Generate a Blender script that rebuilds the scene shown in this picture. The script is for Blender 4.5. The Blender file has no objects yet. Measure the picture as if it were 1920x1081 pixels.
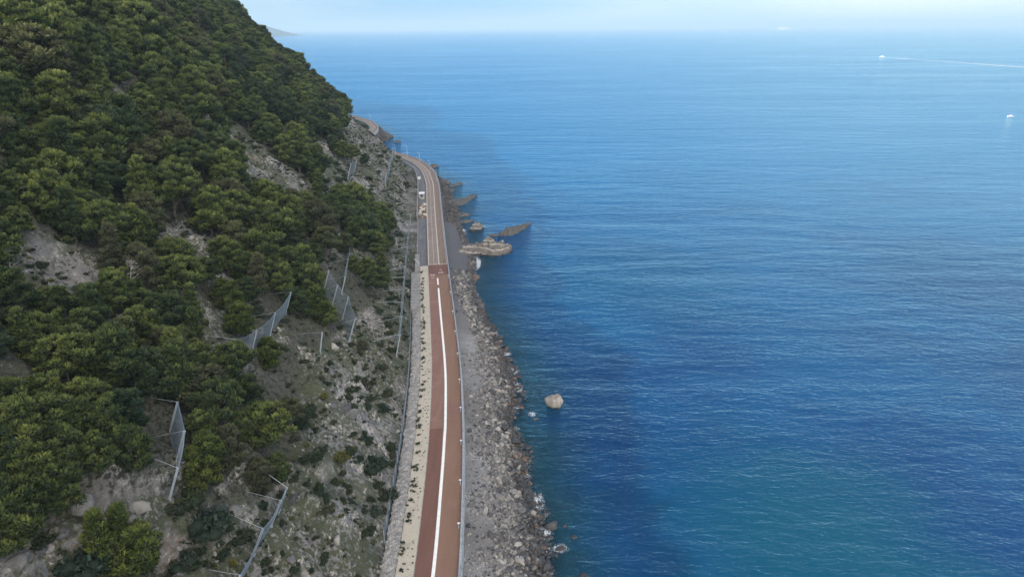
import bpy, bmesh, math, random
import numpy as np
from mathutils import Matrix, Vector
R_ = math.radians
random.seed(7); rng = np.random.default_rng(7)
sc = bpy.context.scene

# ------------------------------------------------------------------ camera, sky, sun, exposure
PITCH, ROLL, CAMZ = 20.85, -0.38, 70.0
cd = bpy.data.cameras.new('camera'); cam = bpy.data.objects.new('camera', cd)
sc.collection.objects.link(cam); sc.camera = cam
cd.sensor_width = 36; cd.lens = 24; cd.clip_start = 1; cd.clip_end = 250000
cam.matrix_world = Matrix.Translation((0, 0, CAMZ)) @ Matrix.Rotation(R_(90-PITCH), 4, 'X') @ Matrix.Rotation(R_(ROLL), 4, 'Z')
CR = np.array(cam.matrix_world.to_3x3()); CP = np.array([0, 0, CAMZ])

SUN_EL, SUN_AZ = 32.5, 235.0          # compass style: 0 = +Y, clockwise; 235 = behind the hill, left of and behind the camera
az = R_(SUN_AZ)
sv = Vector((math.sin(az)*math.cos(R_(SUN_EL)), math.cos(az)*math.cos(R_(SUN_EL)), math.sin(R_(SUN_EL))))
sl = bpy.data.lights.new('sun', 'SUN'); sl.energy = 3.3; sl.angle = R_(0.6); sl.color = (1.0, .88, .70)
so = bpy.data.objects.new('sun', sl); sc.collection.objects.link(so)
so.rotation_euler = (-sv).to_track_quat('-Z', 'Y').to_euler()

w = bpy.data.worlds.new("World"); sc.world = w; w.use_nodes = True
nt = w.node_tree; N = nt.nodes; L = nt.links; N.clear()
def wn(t, **k):
    n = N.new(t)
    for a, b in k.items(): setattr(n, a, b)
    return n
out = wn('ShaderNodeOutputWorld'); bg = wn('ShaderNodeBackground'); bg.inputs['Strength'].default_value = 0.11
sky = wn('ShaderNodeTexSky', sky_type='NISHITA', sun_disc=False, sun_elevation=R_(SUN_EL), sun_rotation=R_(SUN_AZ), air_density=1.0, dust_density=.3, ozone_density=2.2)
tc = wn('ShaderNodeTexCoord'); sep = wn('ShaderNodeSeparateXYZ'); L.new(tc.outputs['Generated'], sep.inputs[0])
# thin high cloud, thicker out to sea (towards +X)
mp = wn('ShaderNodeMapping'); mp.inputs['Scale'].default_value = (1.2, 1.2, 9.0); L.new(tc.outputs['Generated'], mp.inputs[0])
no = wn('ShaderNodeTexNoise'); no.inputs['Scale'].default_value = 2.3; no.inputs['Detail'].default_value = 6; no.inputs['Roughness'].default_value = .55
L.new(mp.outputs[0], no.inputs['Vector'])
mr = wn('ShaderNodeMapRange', interpolation_type='SMOOTHSTEP'); mr.inputs[1].default_value = -.32; mr.inputs[2].default_value = .72
L.new(sep.outputs['X'], mr.inputs[0])
mr2 = wn('ShaderNodeMapRange'); mr2.inputs[1].default_value = .40; mr2.inputs[2].default_value = .68; mr2.inputs[3].default_value = -.18; mr2.inputs[4].default_value = .28
L.new(no.outputs['Fac'], mr2.inputs[0])
ad = wn('ShaderNodeMath', operation='ADD', use_clamp=True); L.new(mr.outputs[0], ad.inputs[0]); L.new(mr2.outputs[0], ad.inputs[1])
ml = wn('ShaderNodeMath', operation='MULTIPLY'); ml.inputs[1].default_value = .85
fade = wn('ShaderNodeMapRange', interpolation_type='SMOOTHSTEP'); fade.inputs[1].default_value = .03; fade.inputs[2].default_value = .5; fade.inputs[3].default_value = 1.0; fade.inputs[4].default_value = .62
L.new(sep.outputs['Z'], fade.inputs[0]); L.new(ad.outputs[0], ml.inputs[0])
ml2 = wn('ShaderNodeMath', operation='MULTIPLY'); L.new(ml.outputs[0], ml2.inputs[0]); L.new(fade.outputs[0], ml2.inputs[1])
tint = wn('ShaderNodeMix', data_type='RGBA', blend_type='MULTIPLY'); tint.inputs[0].default_value = 1; tint.inputs[7].default_value = (.27, .49, .88, 1)
L.new(sky.outputs[0], tint.inputs[6])
cm = wn('ShaderNodeMix', data_type='RGBA'); cm.inputs[7].default_value = (5.9, 6.1, 5.6, 1)
L.new(ml2.outputs[0], cm.inputs[0]); L.new(tint.outputs[2], cm.inputs[6])
# unseen bright cloud added overhead and behind the camera to fill the shaded hill
zen = wn('ShaderNodeMapRange', interpolation_type='SMOOTHSTEP'); zen.inputs[1].default_value = .20; zen.inputs[2].default_value = .72
za = wn('ShaderNodeMath', operation='MULTIPLY'); za.inputs[1].default_value = .36; L.new(sep.outputs['Z'], za.inputs[0])
zb = wn('ShaderNodeMath', operation='MULTIPLY_ADD'); zb.inputs[1].default_value = -.88; L.new(sep.outputs['Y'], zb.inputs[0]); L.new(za.outputs[0], zb.inputs[2])
L.new(zb.outputs[0], zen.inputs[0])
cz_ = wn('ShaderNodeMix', data_type='RGBA'); cz_.inputs[7].default_value = (16.5, 15.9, 15.0, 1)
L.new(zen.outputs[0], cz_.inputs[0]); L.new(cm.outputs[2], cz_.inputs[6])
L.new(cz_.outputs[2], bg.inputs['Color']); L.new(bg.outputs[0], out.inputs['Surface'])

sc.view_settings.view_transform = 'Standard'; sc.view_settings.look = 'None'
sc.view_settings.exposure = 0.88; sc.view_settings.gamma = 1
sc.render.engine = 'CYCLES'
sc.cycles.max_bounces = 6; sc.cycles.transparent_max_bounces = 24; sc.cycles.volume_bounces = 0
sc.cycles.use_denoising = True

# ------------------------------------------------------------------ helpers
col = sc.collection
LONG = []
def tag(o, label=None, cat=None, group=None, kind=None):
    if label and len(label.split()) > 16: LONG.append(label)
    if label: o['label'] = label
    if cat: o['category'] = cat
    if group: o['group'] = group
    if kind: o['kind'] = kind
    return o
def link(name, me, parent=None, loc=None):
    o = bpy.data.objects.new(name, me); col.objects.link(o)
    if parent is not None: o.parent = parent
    if loc is not None: o.location = loc
    return o
def mesh(name, V, F, mat=None, smooth=False):
    me = bpy.data.meshes.new(name)
    V = np.asarray(V, np.float32); F = np.asarray(F, np.int32)
    me.vertices.add(len(V)); me.vertices.foreach_set('co', V.ravel())
    k = F.shape[1]
    me.loops.add(F.size); me.loops.foreach_set('vertex_index', F.ravel())
    me.polygons.add(len(F)); me.polygons.foreach_set('loop_start', np.arange(0, F.size, k, dtype=np.int32))
    try: me.polygons.foreach_set('loop_total', np.full(len(F), k, np.int32))
    except Exception: pass
    me.update(calc_edges=True); me.validate()
    if smooth: me.polygons.foreach_set('use_smooth', np.ones(len(me.polygons), bool))
    if mat: me.materials.append(mat)
    return me
def attr(me, name, vals):
    a = me.attributes.new(name, 'FLOAT', 'POINT'); a.data.foreach_set('value', np.asarray(vals, np.float32))
def gridmesh(name, X, Y, Z, mat, smooth=True):
    n, m = X.shape
    idx = np.arange(n*m).reshape(n, m)
    F = np.stack([idx[:-1, :-1], idx[1:, :-1], idx[1:, 1:], idx[:-1, 1:]], -1).reshape(-1, 4)
    a = np.array([X[1,0]-X[0,0], Y[1,0]-Y[0,0]]); b = np.array([X[0,1]-X[0,0], Y[0,1]-Y[0,0]])
    if a[0]*b[1]-a[1]*b[0] < 0: F = F[:, ::-1]
    return mesh(name, np.stack([X, Y, Z], -1).reshape(-1, 3), F, mat, smooth)

class MB:
    """collects boxes, bars and tubes and builds them as one mesh"""
    def __init__(s): s.V = []; s.F = []
    def add(s, V, F):
        b = len(s.V); s.V += [tuple(v) for v in V]; s.F += [tuple(i+b for i in f) for f in F]
    def box(s, c, d, M=None):
        x, y, z = d[0]/2, d[1]/2, d[2]/2
        V = [Vector((i*x, j*y, k*z)) for i in (-1, 1) for j in (-1, 1) for k in (-1, 1)]
        if M is not None: V = [M @ v for v in V]
        V = [v + Vector(c) for v in V]
        s.add(V, [(0,1,3,2), (4,6,7,5), (0,4,5,1), (2,3,7,6), (0,2,6,4), (1,5,7,3)])
    def tube(s, pts, r, n=5, r1=None):
        pts = [Vector(p) for p in pts]; r1 = r if r1 is None else r1
        V = []; m = len(pts)
        for i, p in enumerate(pts):
            t = (pts[min(i+1, m-1)] - pts[max(i-1, 0)]).normalized()
            u = t.cross(Vector((0, 0, 1)) if abs(t.z) < .9 else Vector((1, 0, 0))).normalized(); v = t.cross(u)
            rr = r + (r1-r)*i/max(1, m-1)
            for k in range(n):
                a = 2*math.pi*k/n; V.append(p + (u*math.cos(a) + v*math.sin(a))*rr)
        F = [(i*n+k, i*n+(k+1) % n, (i+1)*n+(k+1) % n, (i+1)*n+k) for i in range(m-1) for k in range(n)]
        s.add(V, F); s.F += [tuple(len(s.V)-m*n+k for k in reversed(range(n))), tuple(len(s.V)-n+k for k in range(n))]
    def build(s, name, mat, parent=None, smooth=False, loc=None):
        me = bpy.data.meshes.new(name); me.from_pydata([tuple(v) for v in s.V], [], s.F); me.update()
        if smooth: me.polygons.foreach_set('use_smooth', np.ones(len(me.polygons), bool))
        if mat: me.materials.append(mat)
        return link(name, me, parent, loc)

def _h(ix, iy, seed):
    h = (ix.astype(np.uint32)*np.uint32(374761393) + iy.astype(np.uint32)*np.uint32(668265263) + np.uint32(seed*974634777 & 0xffffffff))
    h = (h ^ (h >> np.uint32(13)))*np.uint32(1274126177); h ^= h >> np.uint32(16)
    return h
def pn(x, y, seed=0):
    x = np.asarray(x, float); y = np.asarray(y, float)
    x0 = np.floor(x); y0 = np.floor(y); fx = x-x0; fy = y-y0
    ix = x0.astype(np.int64) & 0xffffffff; iy = y0.astype(np.int64) & 0xffffffff
    u = fx*fx*fx*(fx*(fx*6-15)+10); v = fy*fy*fy*(fy*(fy*6-15)+10)
    def g(dx, dy):
        a = _h((ix+dx) & 0xffffffff, (iy+dy) & 0xffffffff, seed)/4294967296.0*2*np.pi
        return np.cos(a)*(fx-dx) + np.sin(a)*(fy-dy)
    a = g(0, 0)+u*(g(1, 0)-g(0, 0)); b = g(0, 1)+u*(g(1, 1)-g(0, 1))
    return (a + v*(b-a))*1.5
def fbm(x, y, o=4, seed=0, rough=.5):
    t = 0; a = 1
    for i in range(o): t = t + a*pn(x*2**i, y*2**i, seed+i*17); a *= rough
    return t
def ss(a, b, x):
    t = np.clip((np.asarray(x, float)-a)/(b-a), 0, 1); return t*t*(3-2*t)
def ray(px, py):
    return CR @ np.array([(px-960)/1280, -(py-540.5)/1280, -1.0])
def G(px, py, z):
    d = ray(px, py); return CP + d*((z-CAMZ)/d[2])
def proj(P):
    q = (np.asarray(P)-CP) @ CR
    zc = np.maximum(-q[..., 2], .1)
    return 960+q[..., 0]/zc*1280, 540.5-q[..., 1]/zc*1280, -q[..., 2]

# ------------------------------------------------------------------ plan curves (metres)
yy = np.arange(-320, 1000, 1.0)
def curve(P, s=5):
    P = np.array(P); v = np.interp(yy, P[:, 0], P[:, 1])
    k = np.exp(-.5*(np.arange(-3*s, 3*s+1)/s)**2); k /= k.sum()
    return np.convolve(np.pad(v, 3*s, mode='reflect', reflect_type='odd'), k, 'valid')
XLc = curve([(-320,-26),(-100,-16),(0,-12.9),(69,-12.8),(78,-13.2),(86.7,-13.6),(101.3,-14.4),(125.8,-16.5),(140.3,-18.3),(152.4,-19.8),(193.3,-25),
             (255.4,-32.6),(306.8,-38.6),(334.8,-43.6),(357.8,-50.4),(375.4,-59.5),(400,-79),(430,-94),(450,-98),(468.2,-98.5),(500.4,-100.8),(530,-110),(547.5,-119.6),
             (600,-152),(700,-250),(800,-420),(1000,-900)], 6)
Wc = curve([(-320,8),(-100,6),(40,5),(73,4.6),(87,4.5),(92,2.2),(99,2.1),(104,2.3),(107,1.3),(112,-.8),(121,.9),(133,-.7),(146,-3.1),(165,-8.2),(178,-11.1),
            (198,-12.4),(216,-13),(232,-17),(245,-18.9),(253,-20.9),(270,-22.1),(289,-25.1),(310,-29),(331,-33.6),(350,-40),(375,-52),(400,-70),(430,-84),(450,-87),(470,-84),(500,-92),
            (530,-100),(547,-108),(600,-140),(700,-235),(800,-400),(1000,-880)], 2)
XL = lambda y: np.interp(y, yy, XLc)
Wc = Wc-.75*(yy < 118)*(yy > -200)
WX = lambda y: np.interp(y, yy, Wc)
dXL = np.gradient(XLc); CS = lambda y: np.interp(y, yy, 1/np.sqrt(1+dXL**2))
ROADW = 5.8
def off(y, o, z):
    """point at lateral offset o (metres, + = seaward) from the road's landward edge"""
    y = np.asarray(y, float); s = np.interp(y, yy, dXL); c = 1/np.sqrt(1+s*s)
    return np.stack([XL(y)+o*c, y-o*s*c, np.full_like(y, z) if np.isscalar(z) else z], -1)
def TOE(y): return 4.4 + 2.8*ss(188, 200, y)*(1-ss(335, 350, y))

# ------------------------------------------------------------------ hillside height
def H(x, y, detail=True):
    x = np.asarray(x, float); y = np.asarray(y, float)
    dd = (XL(y)-x)*CS(y) - TOE(y)
    d = np.maximum(dd, 0)
    wob = fbm(y/46+d/160, d/240+3.1, 2, 11)
    spur = 1-np.abs(pn((y+.35*d)/38, d/150, 5))*2
    # profile: steep lower slope, rounding off to the ridge
    prof = (.97-.055*ss(230, 340, y))*d
    crest = 92 + 22*pn(y/120., 7.7, 31)*0 - 45*np.exp(-((y-119)/56.)**2) + 30*ss(260, 420, y)
    k = np.maximum(prof-crest, 0); lim = 62.0
    prof = np.minimum(prof, crest) + lim*(1-np.exp(-k/lim))
    z = prof + ss(4, 40, d)*(3.2*wob + 3.0*spur - 1.0)
    if detail:
        m = ss(.5, 6, d)
        z = z + m*(1.3*fbm(x/9, y/9, 3, 21) + .55*fbm(x/2.3+y/6, y/2.3, 3, 22, .6))
        # strata ledges running with the slope
        q = (d*.9+y*.55+2.2*fbm(x/12, y/12, 2, 41))/5.5
        led = (q-np.floor(q)); z = z + m*1.25*ss(.30, .80, led)*ss(-.1, .35, fbm(x/25, y/25, 2, 44))
    # rock face above the lower left scree
    e = (x+43)*-.885+(y-45.7)*.46 + 1.1*pn(x/4, y/4, 61); al = (x+43)*.46+(y-45.7)*.885
    z = z + 3.6*ss(0, 1.5, e)*np.exp(-np.maximum(e, 0)/13)*ss(-9, -3, al)*(1-ss(24, 33, al))
    e2 = e+4.0+.8*pn(x/3+9, y/3, 62)
    z = z + 1.6*ss(0, .7, e2)*np.exp(-np.maximum(e2, 0)/7)*ss(2, 5, al)*(1-ss(12, 20, al))
    # quarried face above the lay-by
    e3 = d-9-1.2*pn(y/5, d/7, 63); wy = ss(246, 254, y)*(1-ss(290, 302, y))
    z = z + 4.5*wy*ss(0, 1.2, e3)*np.exp(-np.maximum(e3, 0)/8) - 1.2*wy*(1-ss(0, 1.2, e3))*ss(0, 9, d)
    z = z + 5.2*np.exp(-((y-374)/17.)**2)*ss(1, 11, d)*np.exp(-(d/24.)**2)
    return np.where(dd <= 0, 3.35, 3.35+np.maximum(z, 0))
def hit(px, py):
    d = ray(px, py); t = np.arange(20, 800, .35)
    P = CP+d[None]*t[:, None]
    b = H(P[:, 0], P[:, 1]) > P[:, 2]
    i = int(np.argmax(b)) if b.any() else len(t)-1
    return Vector(P[i])
def ground(x, y): return float(H(x, y))

# ------------------------------------------------------------------ materials
def M(name): 
    m = bpy.data.materials.new(name); m.use_nodes = True; m.node_tree.nodes.clear(); return m
class NB:
    def __init__(s, m): s.t = m.node_tree; s.n = s.t.nodes; s.l = s.t.links
    def __call__(s, t, ins=None, **k):
        n = s.n.new('ShaderNode'+t)
        for a, b in k.items(): setattr(n, a, b)
        for a, b in (ins or {}).items(): s.put(n, a, b)
        return n
    def put(s, n, a, b):
        if isinstance(b, bpy.types.NodeSocket): s.l.new(b, n.inputs[a])
        elif isinstance(b, bpy.types.Node): s.l.new(b.outputs[0], n.inputs[a])
        else:
            if isinstance(b, (tuple, list)) and len(b) == 3 and n.inputs[a].type == 'RGBA': b = (*b, 1)
            n.inputs[a].default_value = b
    def noise(s, vec, scale, detail=4, rough=.55, dist=0):
        return s('TexNoise', {'Vector': vec, 'Scale': scale, 'Detail': detail, 'Roughness': rough, 'Distortion': dist}).outputs['Fac']
    def ramp(s, f, a, b, lo=0., hi=1.):
        return s('MapRange', {0: f, 1: a, 2: b, 3: lo, 4: hi}, interpolation_type='SMOOTHSTEP').outputs[0]
    def mix(s, f, a, b, mode='MIX'):
        n = s('Mix', data_type='RGBA', blend_type=mode); s.put(n, 0, f); s.put(n, 6, a); s.put(n, 7, b); return n.outputs[2]
    def math(s, op, a, b=0., clamp=False):
        return s('Math', {0: a, 1: b}, operation=op, use_clamp=clamp).outputs[0]
    def scale(s, v, sc_): return s('Mapping', {0: v, 'Scale': sc_}).outputs[0]
    def pos(s): return s('NewGeometry').outputs['Position']
    def obj(s): return s('TexCoord').outputs['Object']
    def rnd(s): return s('ObjectInfo').outputs['Random']
    def bump(s, h, st, dist=1.0, nrm=None):
        d = {'Height': h, 'Strength': st, 'Distance': dist}
        if nrm is not None: d['Normal'] = nrm
        return s('Bump', d).outputs[0]
    def out(s, sh): s('OutputMaterial', {'Surface': sh})
    def pbr(s, c, r=.8, nrm=None, **k):
        d = {'Base Color': c, 'Roughness': r}; d.update(k)
        if nrm is not None: d['Normal'] = nrm
        return s('BsdfPrincipled', d).outputs[0]

def mat_simple(name, c, r=.7, var=.15, scale=3., metal=0.):
    m = M(name); b = NB(m); n = b.noise(b.obj(), scale, 5)
    c2 = tuple(v*(1-var*2) for v in c); c3 = tuple(min(1, v*(1+var)) for v in c)
    b.out(b.pbr(b.mix(b.ramp(n, .3, .7), c2, c3), r, b.bump(n, .15, .05), Metallic=metal)); return m

def mat_hill():
    m = M('hillside rock and soil'); b = NB(m); p = b.pos()
    n1 = b.noise(p, .05, 5); n2 = b.noise(p, .35, 6, .6); n3 = b.noise(p, 1.6, 6, .65); n4 = b.noise(p, 6, 4, .6)
    st = b.noise(b.scale(p, (1.0, .25, 1.3)), 1.1, 6, .6, .8)
    vor = b('TexVoronoi', {'Vector': p, 'Scale': 1.5}, feature='DISTANCE_TO_EDGE').outputs[0]
    rock = b.mix(b.ramp(n3, .3, .7), (.15, .147, .15), (.36, .335, .315))
    rock = b.mix(b.ramp(st, .48, .62), rock, (.50, .46, .41))
    rock = b.mix(b.ramp(vor, .05, .0), rock, (.09, .085, .085))
    scree = b.mix(b.ramp(n4, .35, .65), (.13, .122, .12), (.25, .235, .225))
    soil = b.mix(b.ramp(n2, .4, .65), (.075, .058, .042), (.17, .125, .09))
    herb = b.mix(b.ramp(n4, .35, .7), (.022, .032, .014), (.07, .08, .032))
    nz = b('SeparateXYZ', {0: b('NewGeometry').outputs['Normal']}).outputs['Z']
    chute = b.noise(b.scale(p, (.35, 1.0, .35)), .13, 5, .6, .6)
    scree = b.mix(b.ramp(chute, .50, .60), scree, b.mix(n4, (.07, .078, .092), (.15, .16, .175)))
    c = b.mix(b.ramp(b.math('ADD', n2, b.math('MULTIPLY', chute, .5)), .70, .82), scree, rock)
    c = b.mix(b.math('MULTIPLY', b.ramp(n1, .40, .62), b.ramp(n3, .35, .6)), c, soil)
    veg = b.math('MULTIPLY', b.ramp(b.math('ADD', n3, b.math('MULTIPLY', b.noise(p, .10, 4), .9)), .84, .96), b.ramp(nz, .36, .55))
    c = b.mix(b.math('MULTIPLY', veg, .85), c, herb)
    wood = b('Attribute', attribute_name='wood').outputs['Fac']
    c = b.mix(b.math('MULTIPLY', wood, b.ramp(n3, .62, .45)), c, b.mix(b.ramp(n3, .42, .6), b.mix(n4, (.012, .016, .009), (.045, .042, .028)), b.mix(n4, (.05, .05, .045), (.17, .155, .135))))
    bp = b.bump(n4, .6, .12, b.bump(n3, .8, .5, b.bump(st, .5, .4)))
    b.out(b.pbr(c, .95, bp)); return m
def mat_beach():
    m = M('beach shingle'); b = NB(m); p = b.pos()
    n1 = b.noise(p, .25, 5); n2 = b.noise(p, 5, 5, .7); n0 = b.noise(p, .06, 3)
    v = b('TexVoronoi', {'Vector': p, 'Scale': 5.5}); v2 = b('TexVoronoi', {'Vector': p, 'Scale': 13})
    st = b.mix(b('SeparateColor', {0: v.outputs['Color']}).outputs[0], (.10, .10, .105), (.36, .35, .34))
    st2 = b.mix(b('SeparateColor', {0: v2.outputs['Color']}).outputs[1], (.11, .108, .11), (.27, .262, .255))
    sand = b.mix(b.ramp(n2, .3, .7), (.105, .10, .10), (.20, .19, .18))
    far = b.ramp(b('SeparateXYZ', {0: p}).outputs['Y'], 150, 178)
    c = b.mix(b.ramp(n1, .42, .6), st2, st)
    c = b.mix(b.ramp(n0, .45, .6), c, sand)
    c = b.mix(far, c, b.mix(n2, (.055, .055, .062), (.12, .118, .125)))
    wet = b.ramp(b('SeparateXYZ', {0: p}).outputs['Z'], .45, .1)
    c = b.mix(wet, c, b.mix(b.ramp(n1, .4, .65), (.028, .03, .028), (.065, .06, .045)))
    bp = b.bump(v.outputs['Distance'], .7, .15, b.bump(n2, .5, .1))
    b.out(b.pbr(c, b.ramp(wet, 0, 1, .9, .35), bp)); return m
def mat_rock(name='weathered rock'):
    m = M(name); b = NB(m); p = b.pos(); r = b.rnd(); o = b.obj()
    n = b.noise(p, 1.6, 6, .65); n2 = b.noise(p, 7, 4, .6)
    base = b('ValToRGB', {0: r}); e = base.color_ramp.elements
    e[0].color = (.06, .06, .066, 1); e[1].color = (.45, .425, .39, 1)
    for q, cc in ((.3, (.125, .122, .125, 1)), (.6, (.22, .21, .20, 1)), (.85, (.34, .315, .285, 1))):
        x = e.new(q); x.color = cc
    c = b.mix(b.ramp(n, .3, .75), b.mix(1., base.outputs[0], (.55, .55, .55), 'MULTIPLY'), base.outputs[0])
    c = b.mix(b.ramp(n2, .6, .75), c, (.40, .38, .35))
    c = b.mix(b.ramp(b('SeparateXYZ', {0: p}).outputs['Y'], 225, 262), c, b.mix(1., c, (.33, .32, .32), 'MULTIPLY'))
    z = b('SeparateXYZ', {0: p}).outputs['Z']
    wet = b.math('MULTIPLY', b.ramp(b.math('ADD', z, b.math('MULTIPLY', n, .6)), 1.45, .75), b.ramp(z, -5, -4.9))
    c = b.mix(wet, c, b.mix(b.ramp(b.math('FRACT', b.math('MULTIPLY', r, 7.3)), .74, .95), (.035, .034, .034), (.12, .075, .048)))
    b.out(b.pbr(c, b.ramp(wet, 0, 1, .9, .4), b.bump(n2, .5, .08, b.bump(n, .8, .3)))); return m
def mat_searock():
    m = M('layered sea rock'); b = NB(m); p = b.pos(); o = b.obj()
    n = b.noise(o, .5, 6, .6)
    z = b('SeparateXYZ', {0: o}).outputs['Z']; x = b('SeparateXYZ', {0: o}).outputs['X']
    lay = b.math('ADD', b.math('MULTIPLY', z, 5.5), b.math('ADD', b.math('MULTIPLY', n, 7.), b.math('MULTIPLY', x, .35)))
    s = b.math('SINE', lay)
    n2 = b.noise(o, 2.4, 6, .65)
    c = b.mix(b.ramp(n2, .3, .7), (.075, .068, .062), (.19, .165, .142))
    c = b.mix(b.math('MULTIPLY', b.ramp(s, .55, .95), b.ramp(n2, .32, .5)), c, (.38, .345, .31))
    pz = b('SeparateXYZ', {0: p}).outputs['Z']
    c = b.mix(b.ramp(b.math('ADD', pz, n), 1.3, .7), c, (.035, .032, .03))
    b.out(b.pbr(c, .75, b.bump(n2, .8, .3, b.bump(s, .4, .4)))); return m
def mat_darkrock():
    m = M('dark wave-washed rock'); b = NB(m); o = b.obj(); p = b.pos()
    n = b.noise(o, 1.5, 6, .65)
    c = b.mix(b.ramp(n, .35, .7), (.035, .034, .034), (.15, .135, .12))
    b.out(b.pbr(c, .6, b.bump(n, .9, .4))); return m
def mat_foliage(name, dark, light, tip):
    m = M(name); b = NB(m); p = b.pos(); r = b.rnd()
    n = b.noise(p, .9, 3); n2 = b.noise(p, .11, 3)
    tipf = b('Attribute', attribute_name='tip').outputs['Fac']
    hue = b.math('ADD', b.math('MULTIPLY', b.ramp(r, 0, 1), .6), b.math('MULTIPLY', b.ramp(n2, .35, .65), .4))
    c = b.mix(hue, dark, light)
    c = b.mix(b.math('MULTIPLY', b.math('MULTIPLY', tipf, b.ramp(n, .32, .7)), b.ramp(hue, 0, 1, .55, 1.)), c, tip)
    r2 = b.math('FRACT', b.math('MULTIPLY', r, 13.7)); r3 = b.math('FRACT', b.math('MULTIPLY', r, 29.3))
    c = b.mix(b.ramp(r2, .78, .95, 0, .6), c, (.095, .085, .062))
    c = b.mix(b.ramp(r3, .70, .92, 0, .6), c, (.020, .045, .032))
    c = b.mix(b.ramp(tipf, .35, .0, 0, .7), c, (.012, .018, .010))  # inner shade painted in: clump cores and undersides go darker
    s = b.pbr(c, .75, None, **{'Specular IOR Level': .25})
    t = b('BsdfTranslucent', {'Color': c}).outputs[0]
    b.out(b('MixShader', {0: .22, 1: s, 2: t}).outputs[0]); return m
def mat_road(name, c1, c2, patchy):
    m = M(name); b = NB(m); p = b.pos()
    n = b.noise(p, 12, 4); n2 = b.noise(b.scale(p, (1.2, .12, 1)), .9, 5); n3 = b.noise(p, .35, 4)
    c = b.mix(b.ramp(n2, .3, .7), c1, c2)
    c = b.mix(b.math('MULTIPLY', b.ramp(n3, .5, .75), patchy), c, tuple(min(1, v*1.35+.02) for v in c2))
    c = b.mix(b.math('MULTIPLY', n, .25), c, tuple(v*.55 for v in c1))
    d = b.noise(p, 1.1, 2); c = b.mix(b.ramp(d, .80, .86, 0, .5), c, tuple(v*.4 for v in c1))
    b.out(b.pbr(c, .9, b.bump(n, .2, .01))); return m
def mat_sand():
    m = M('pale sandy gravel'); b = NB(m); p = b.pos()
    n = b.noise(p, 7, 5, .7); n2 = b.noise(p, .5, 4)
    c = b.mix(b.ramp(n, .3, .7), (.34, .30, .24), (.50, .45, .37)); c = b.mix(b.ramp(n2, .5, .75, 0, .45), c, (.24, .22, .18))
    b.out(b.pbr(c, .95, b.bump(n, .5, .03))); return m
def mat_concrete(name, c, rough=0.):
    m = M(name); b = NB(m); p = b.pos()
    n = b.noise(p, 1.2, 6, .65); n2 = b.noise(b.scale(p, (3, 1, .4)), 2.5, 5); n3 = b.noise(p, 9, 3)
    v = b('TexVoronoi', {'Vector': p, 'Scale': 3.2}, feature='DISTANCE_TO_EDGE').outputs[0]
    k = b.mix(b.ramp(n, .3, .72), tuple(v_*.6 for v_ in c), tuple(min(1, v_*1.2) for v_ in c))
    k = b.mix(b.ramp(n2, .55, .75, 0, .5), k, tuple(v_*.4 for v_ in c))
    if rough: k = b.mix(b.ramp(v, .09, .0, 0, rough), k, tuple(v_*.3 for v_ in c))
    b.out(b.pbr(k, .92, b.bump(n3, .3, .03, b.bump(v, rough, .2) if rough else None))); return m

m_hill = mat_hill(); m_beach = mat_beach(); m_rock = mat_rock(); m_srock = mat_searock(); m_drock = mat_darkrock()
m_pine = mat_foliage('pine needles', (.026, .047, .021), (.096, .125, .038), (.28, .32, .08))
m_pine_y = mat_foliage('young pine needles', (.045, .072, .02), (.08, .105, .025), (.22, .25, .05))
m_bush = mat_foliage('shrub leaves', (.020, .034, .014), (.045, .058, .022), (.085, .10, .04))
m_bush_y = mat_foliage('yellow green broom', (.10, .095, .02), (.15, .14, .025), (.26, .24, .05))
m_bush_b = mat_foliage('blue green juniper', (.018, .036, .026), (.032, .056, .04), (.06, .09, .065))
m_bark = mat_simple('bark', (.13, .10, .08), .95, .25, 4)
m_dead = mat_simple('bleached dead wood', (.36, .33, .31), .9, .2, 4)
m_red_d = mat_road('dark red asphalt', (.140, .068, .050), (.165, .080, .060), .12)
m_red_l = mat_road('worn red asphalt', (.190, .103, .078), (.23, .128, .10), .5)
m_red_r = mat_road('red brown asphalt', (.195, .112, .075), (.225, .132, .09), .18)
m_brown = mat_road('brown asphalt', (.18, .132, .098), (.215, .16, .12), .2)
m_pink = mat_road('pale pink brown asphalt', (.20, .155, .125), (.245, .195, .16), .3)
m_lot = mat_road('dark grey asphalt', (.10, .102, .11), (.15, .15, .155), .5)
m_paint = mat_simple('white road paint', (.78, .77, .74), .7, .04, 1.5)
m_paint_o = mat_simple('worn white road paint', (.52, .48, .44), .8, .15, 3)
m_sand = mat_sand()
m_stone = mat_concrete('rough stone facing', (.34, .325, .31), .95)
m_conc = mat_concrete('concrete', (.27, .265, .255))
m_wall = mat_concrete('sea wall concrete', (.36, .385, .41))
m_steel = mat_simple('galvanised steel', (.42, .47, .52), .45, .08, 2, .35)
m_net = mat_simple('galvanised wire net', (.13, .165, .20), .5, .08, 2, .2)
m_white = mat_simple('white paint', (.80, .80, .80), .5, .05, 1)
m_dark = mat_simple('dark glass', (.02, .025, .03), .15, .1, 1)
m_redp = mat_simple('red paint', (.35, .05, .04), .5, .05, 1)

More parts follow.
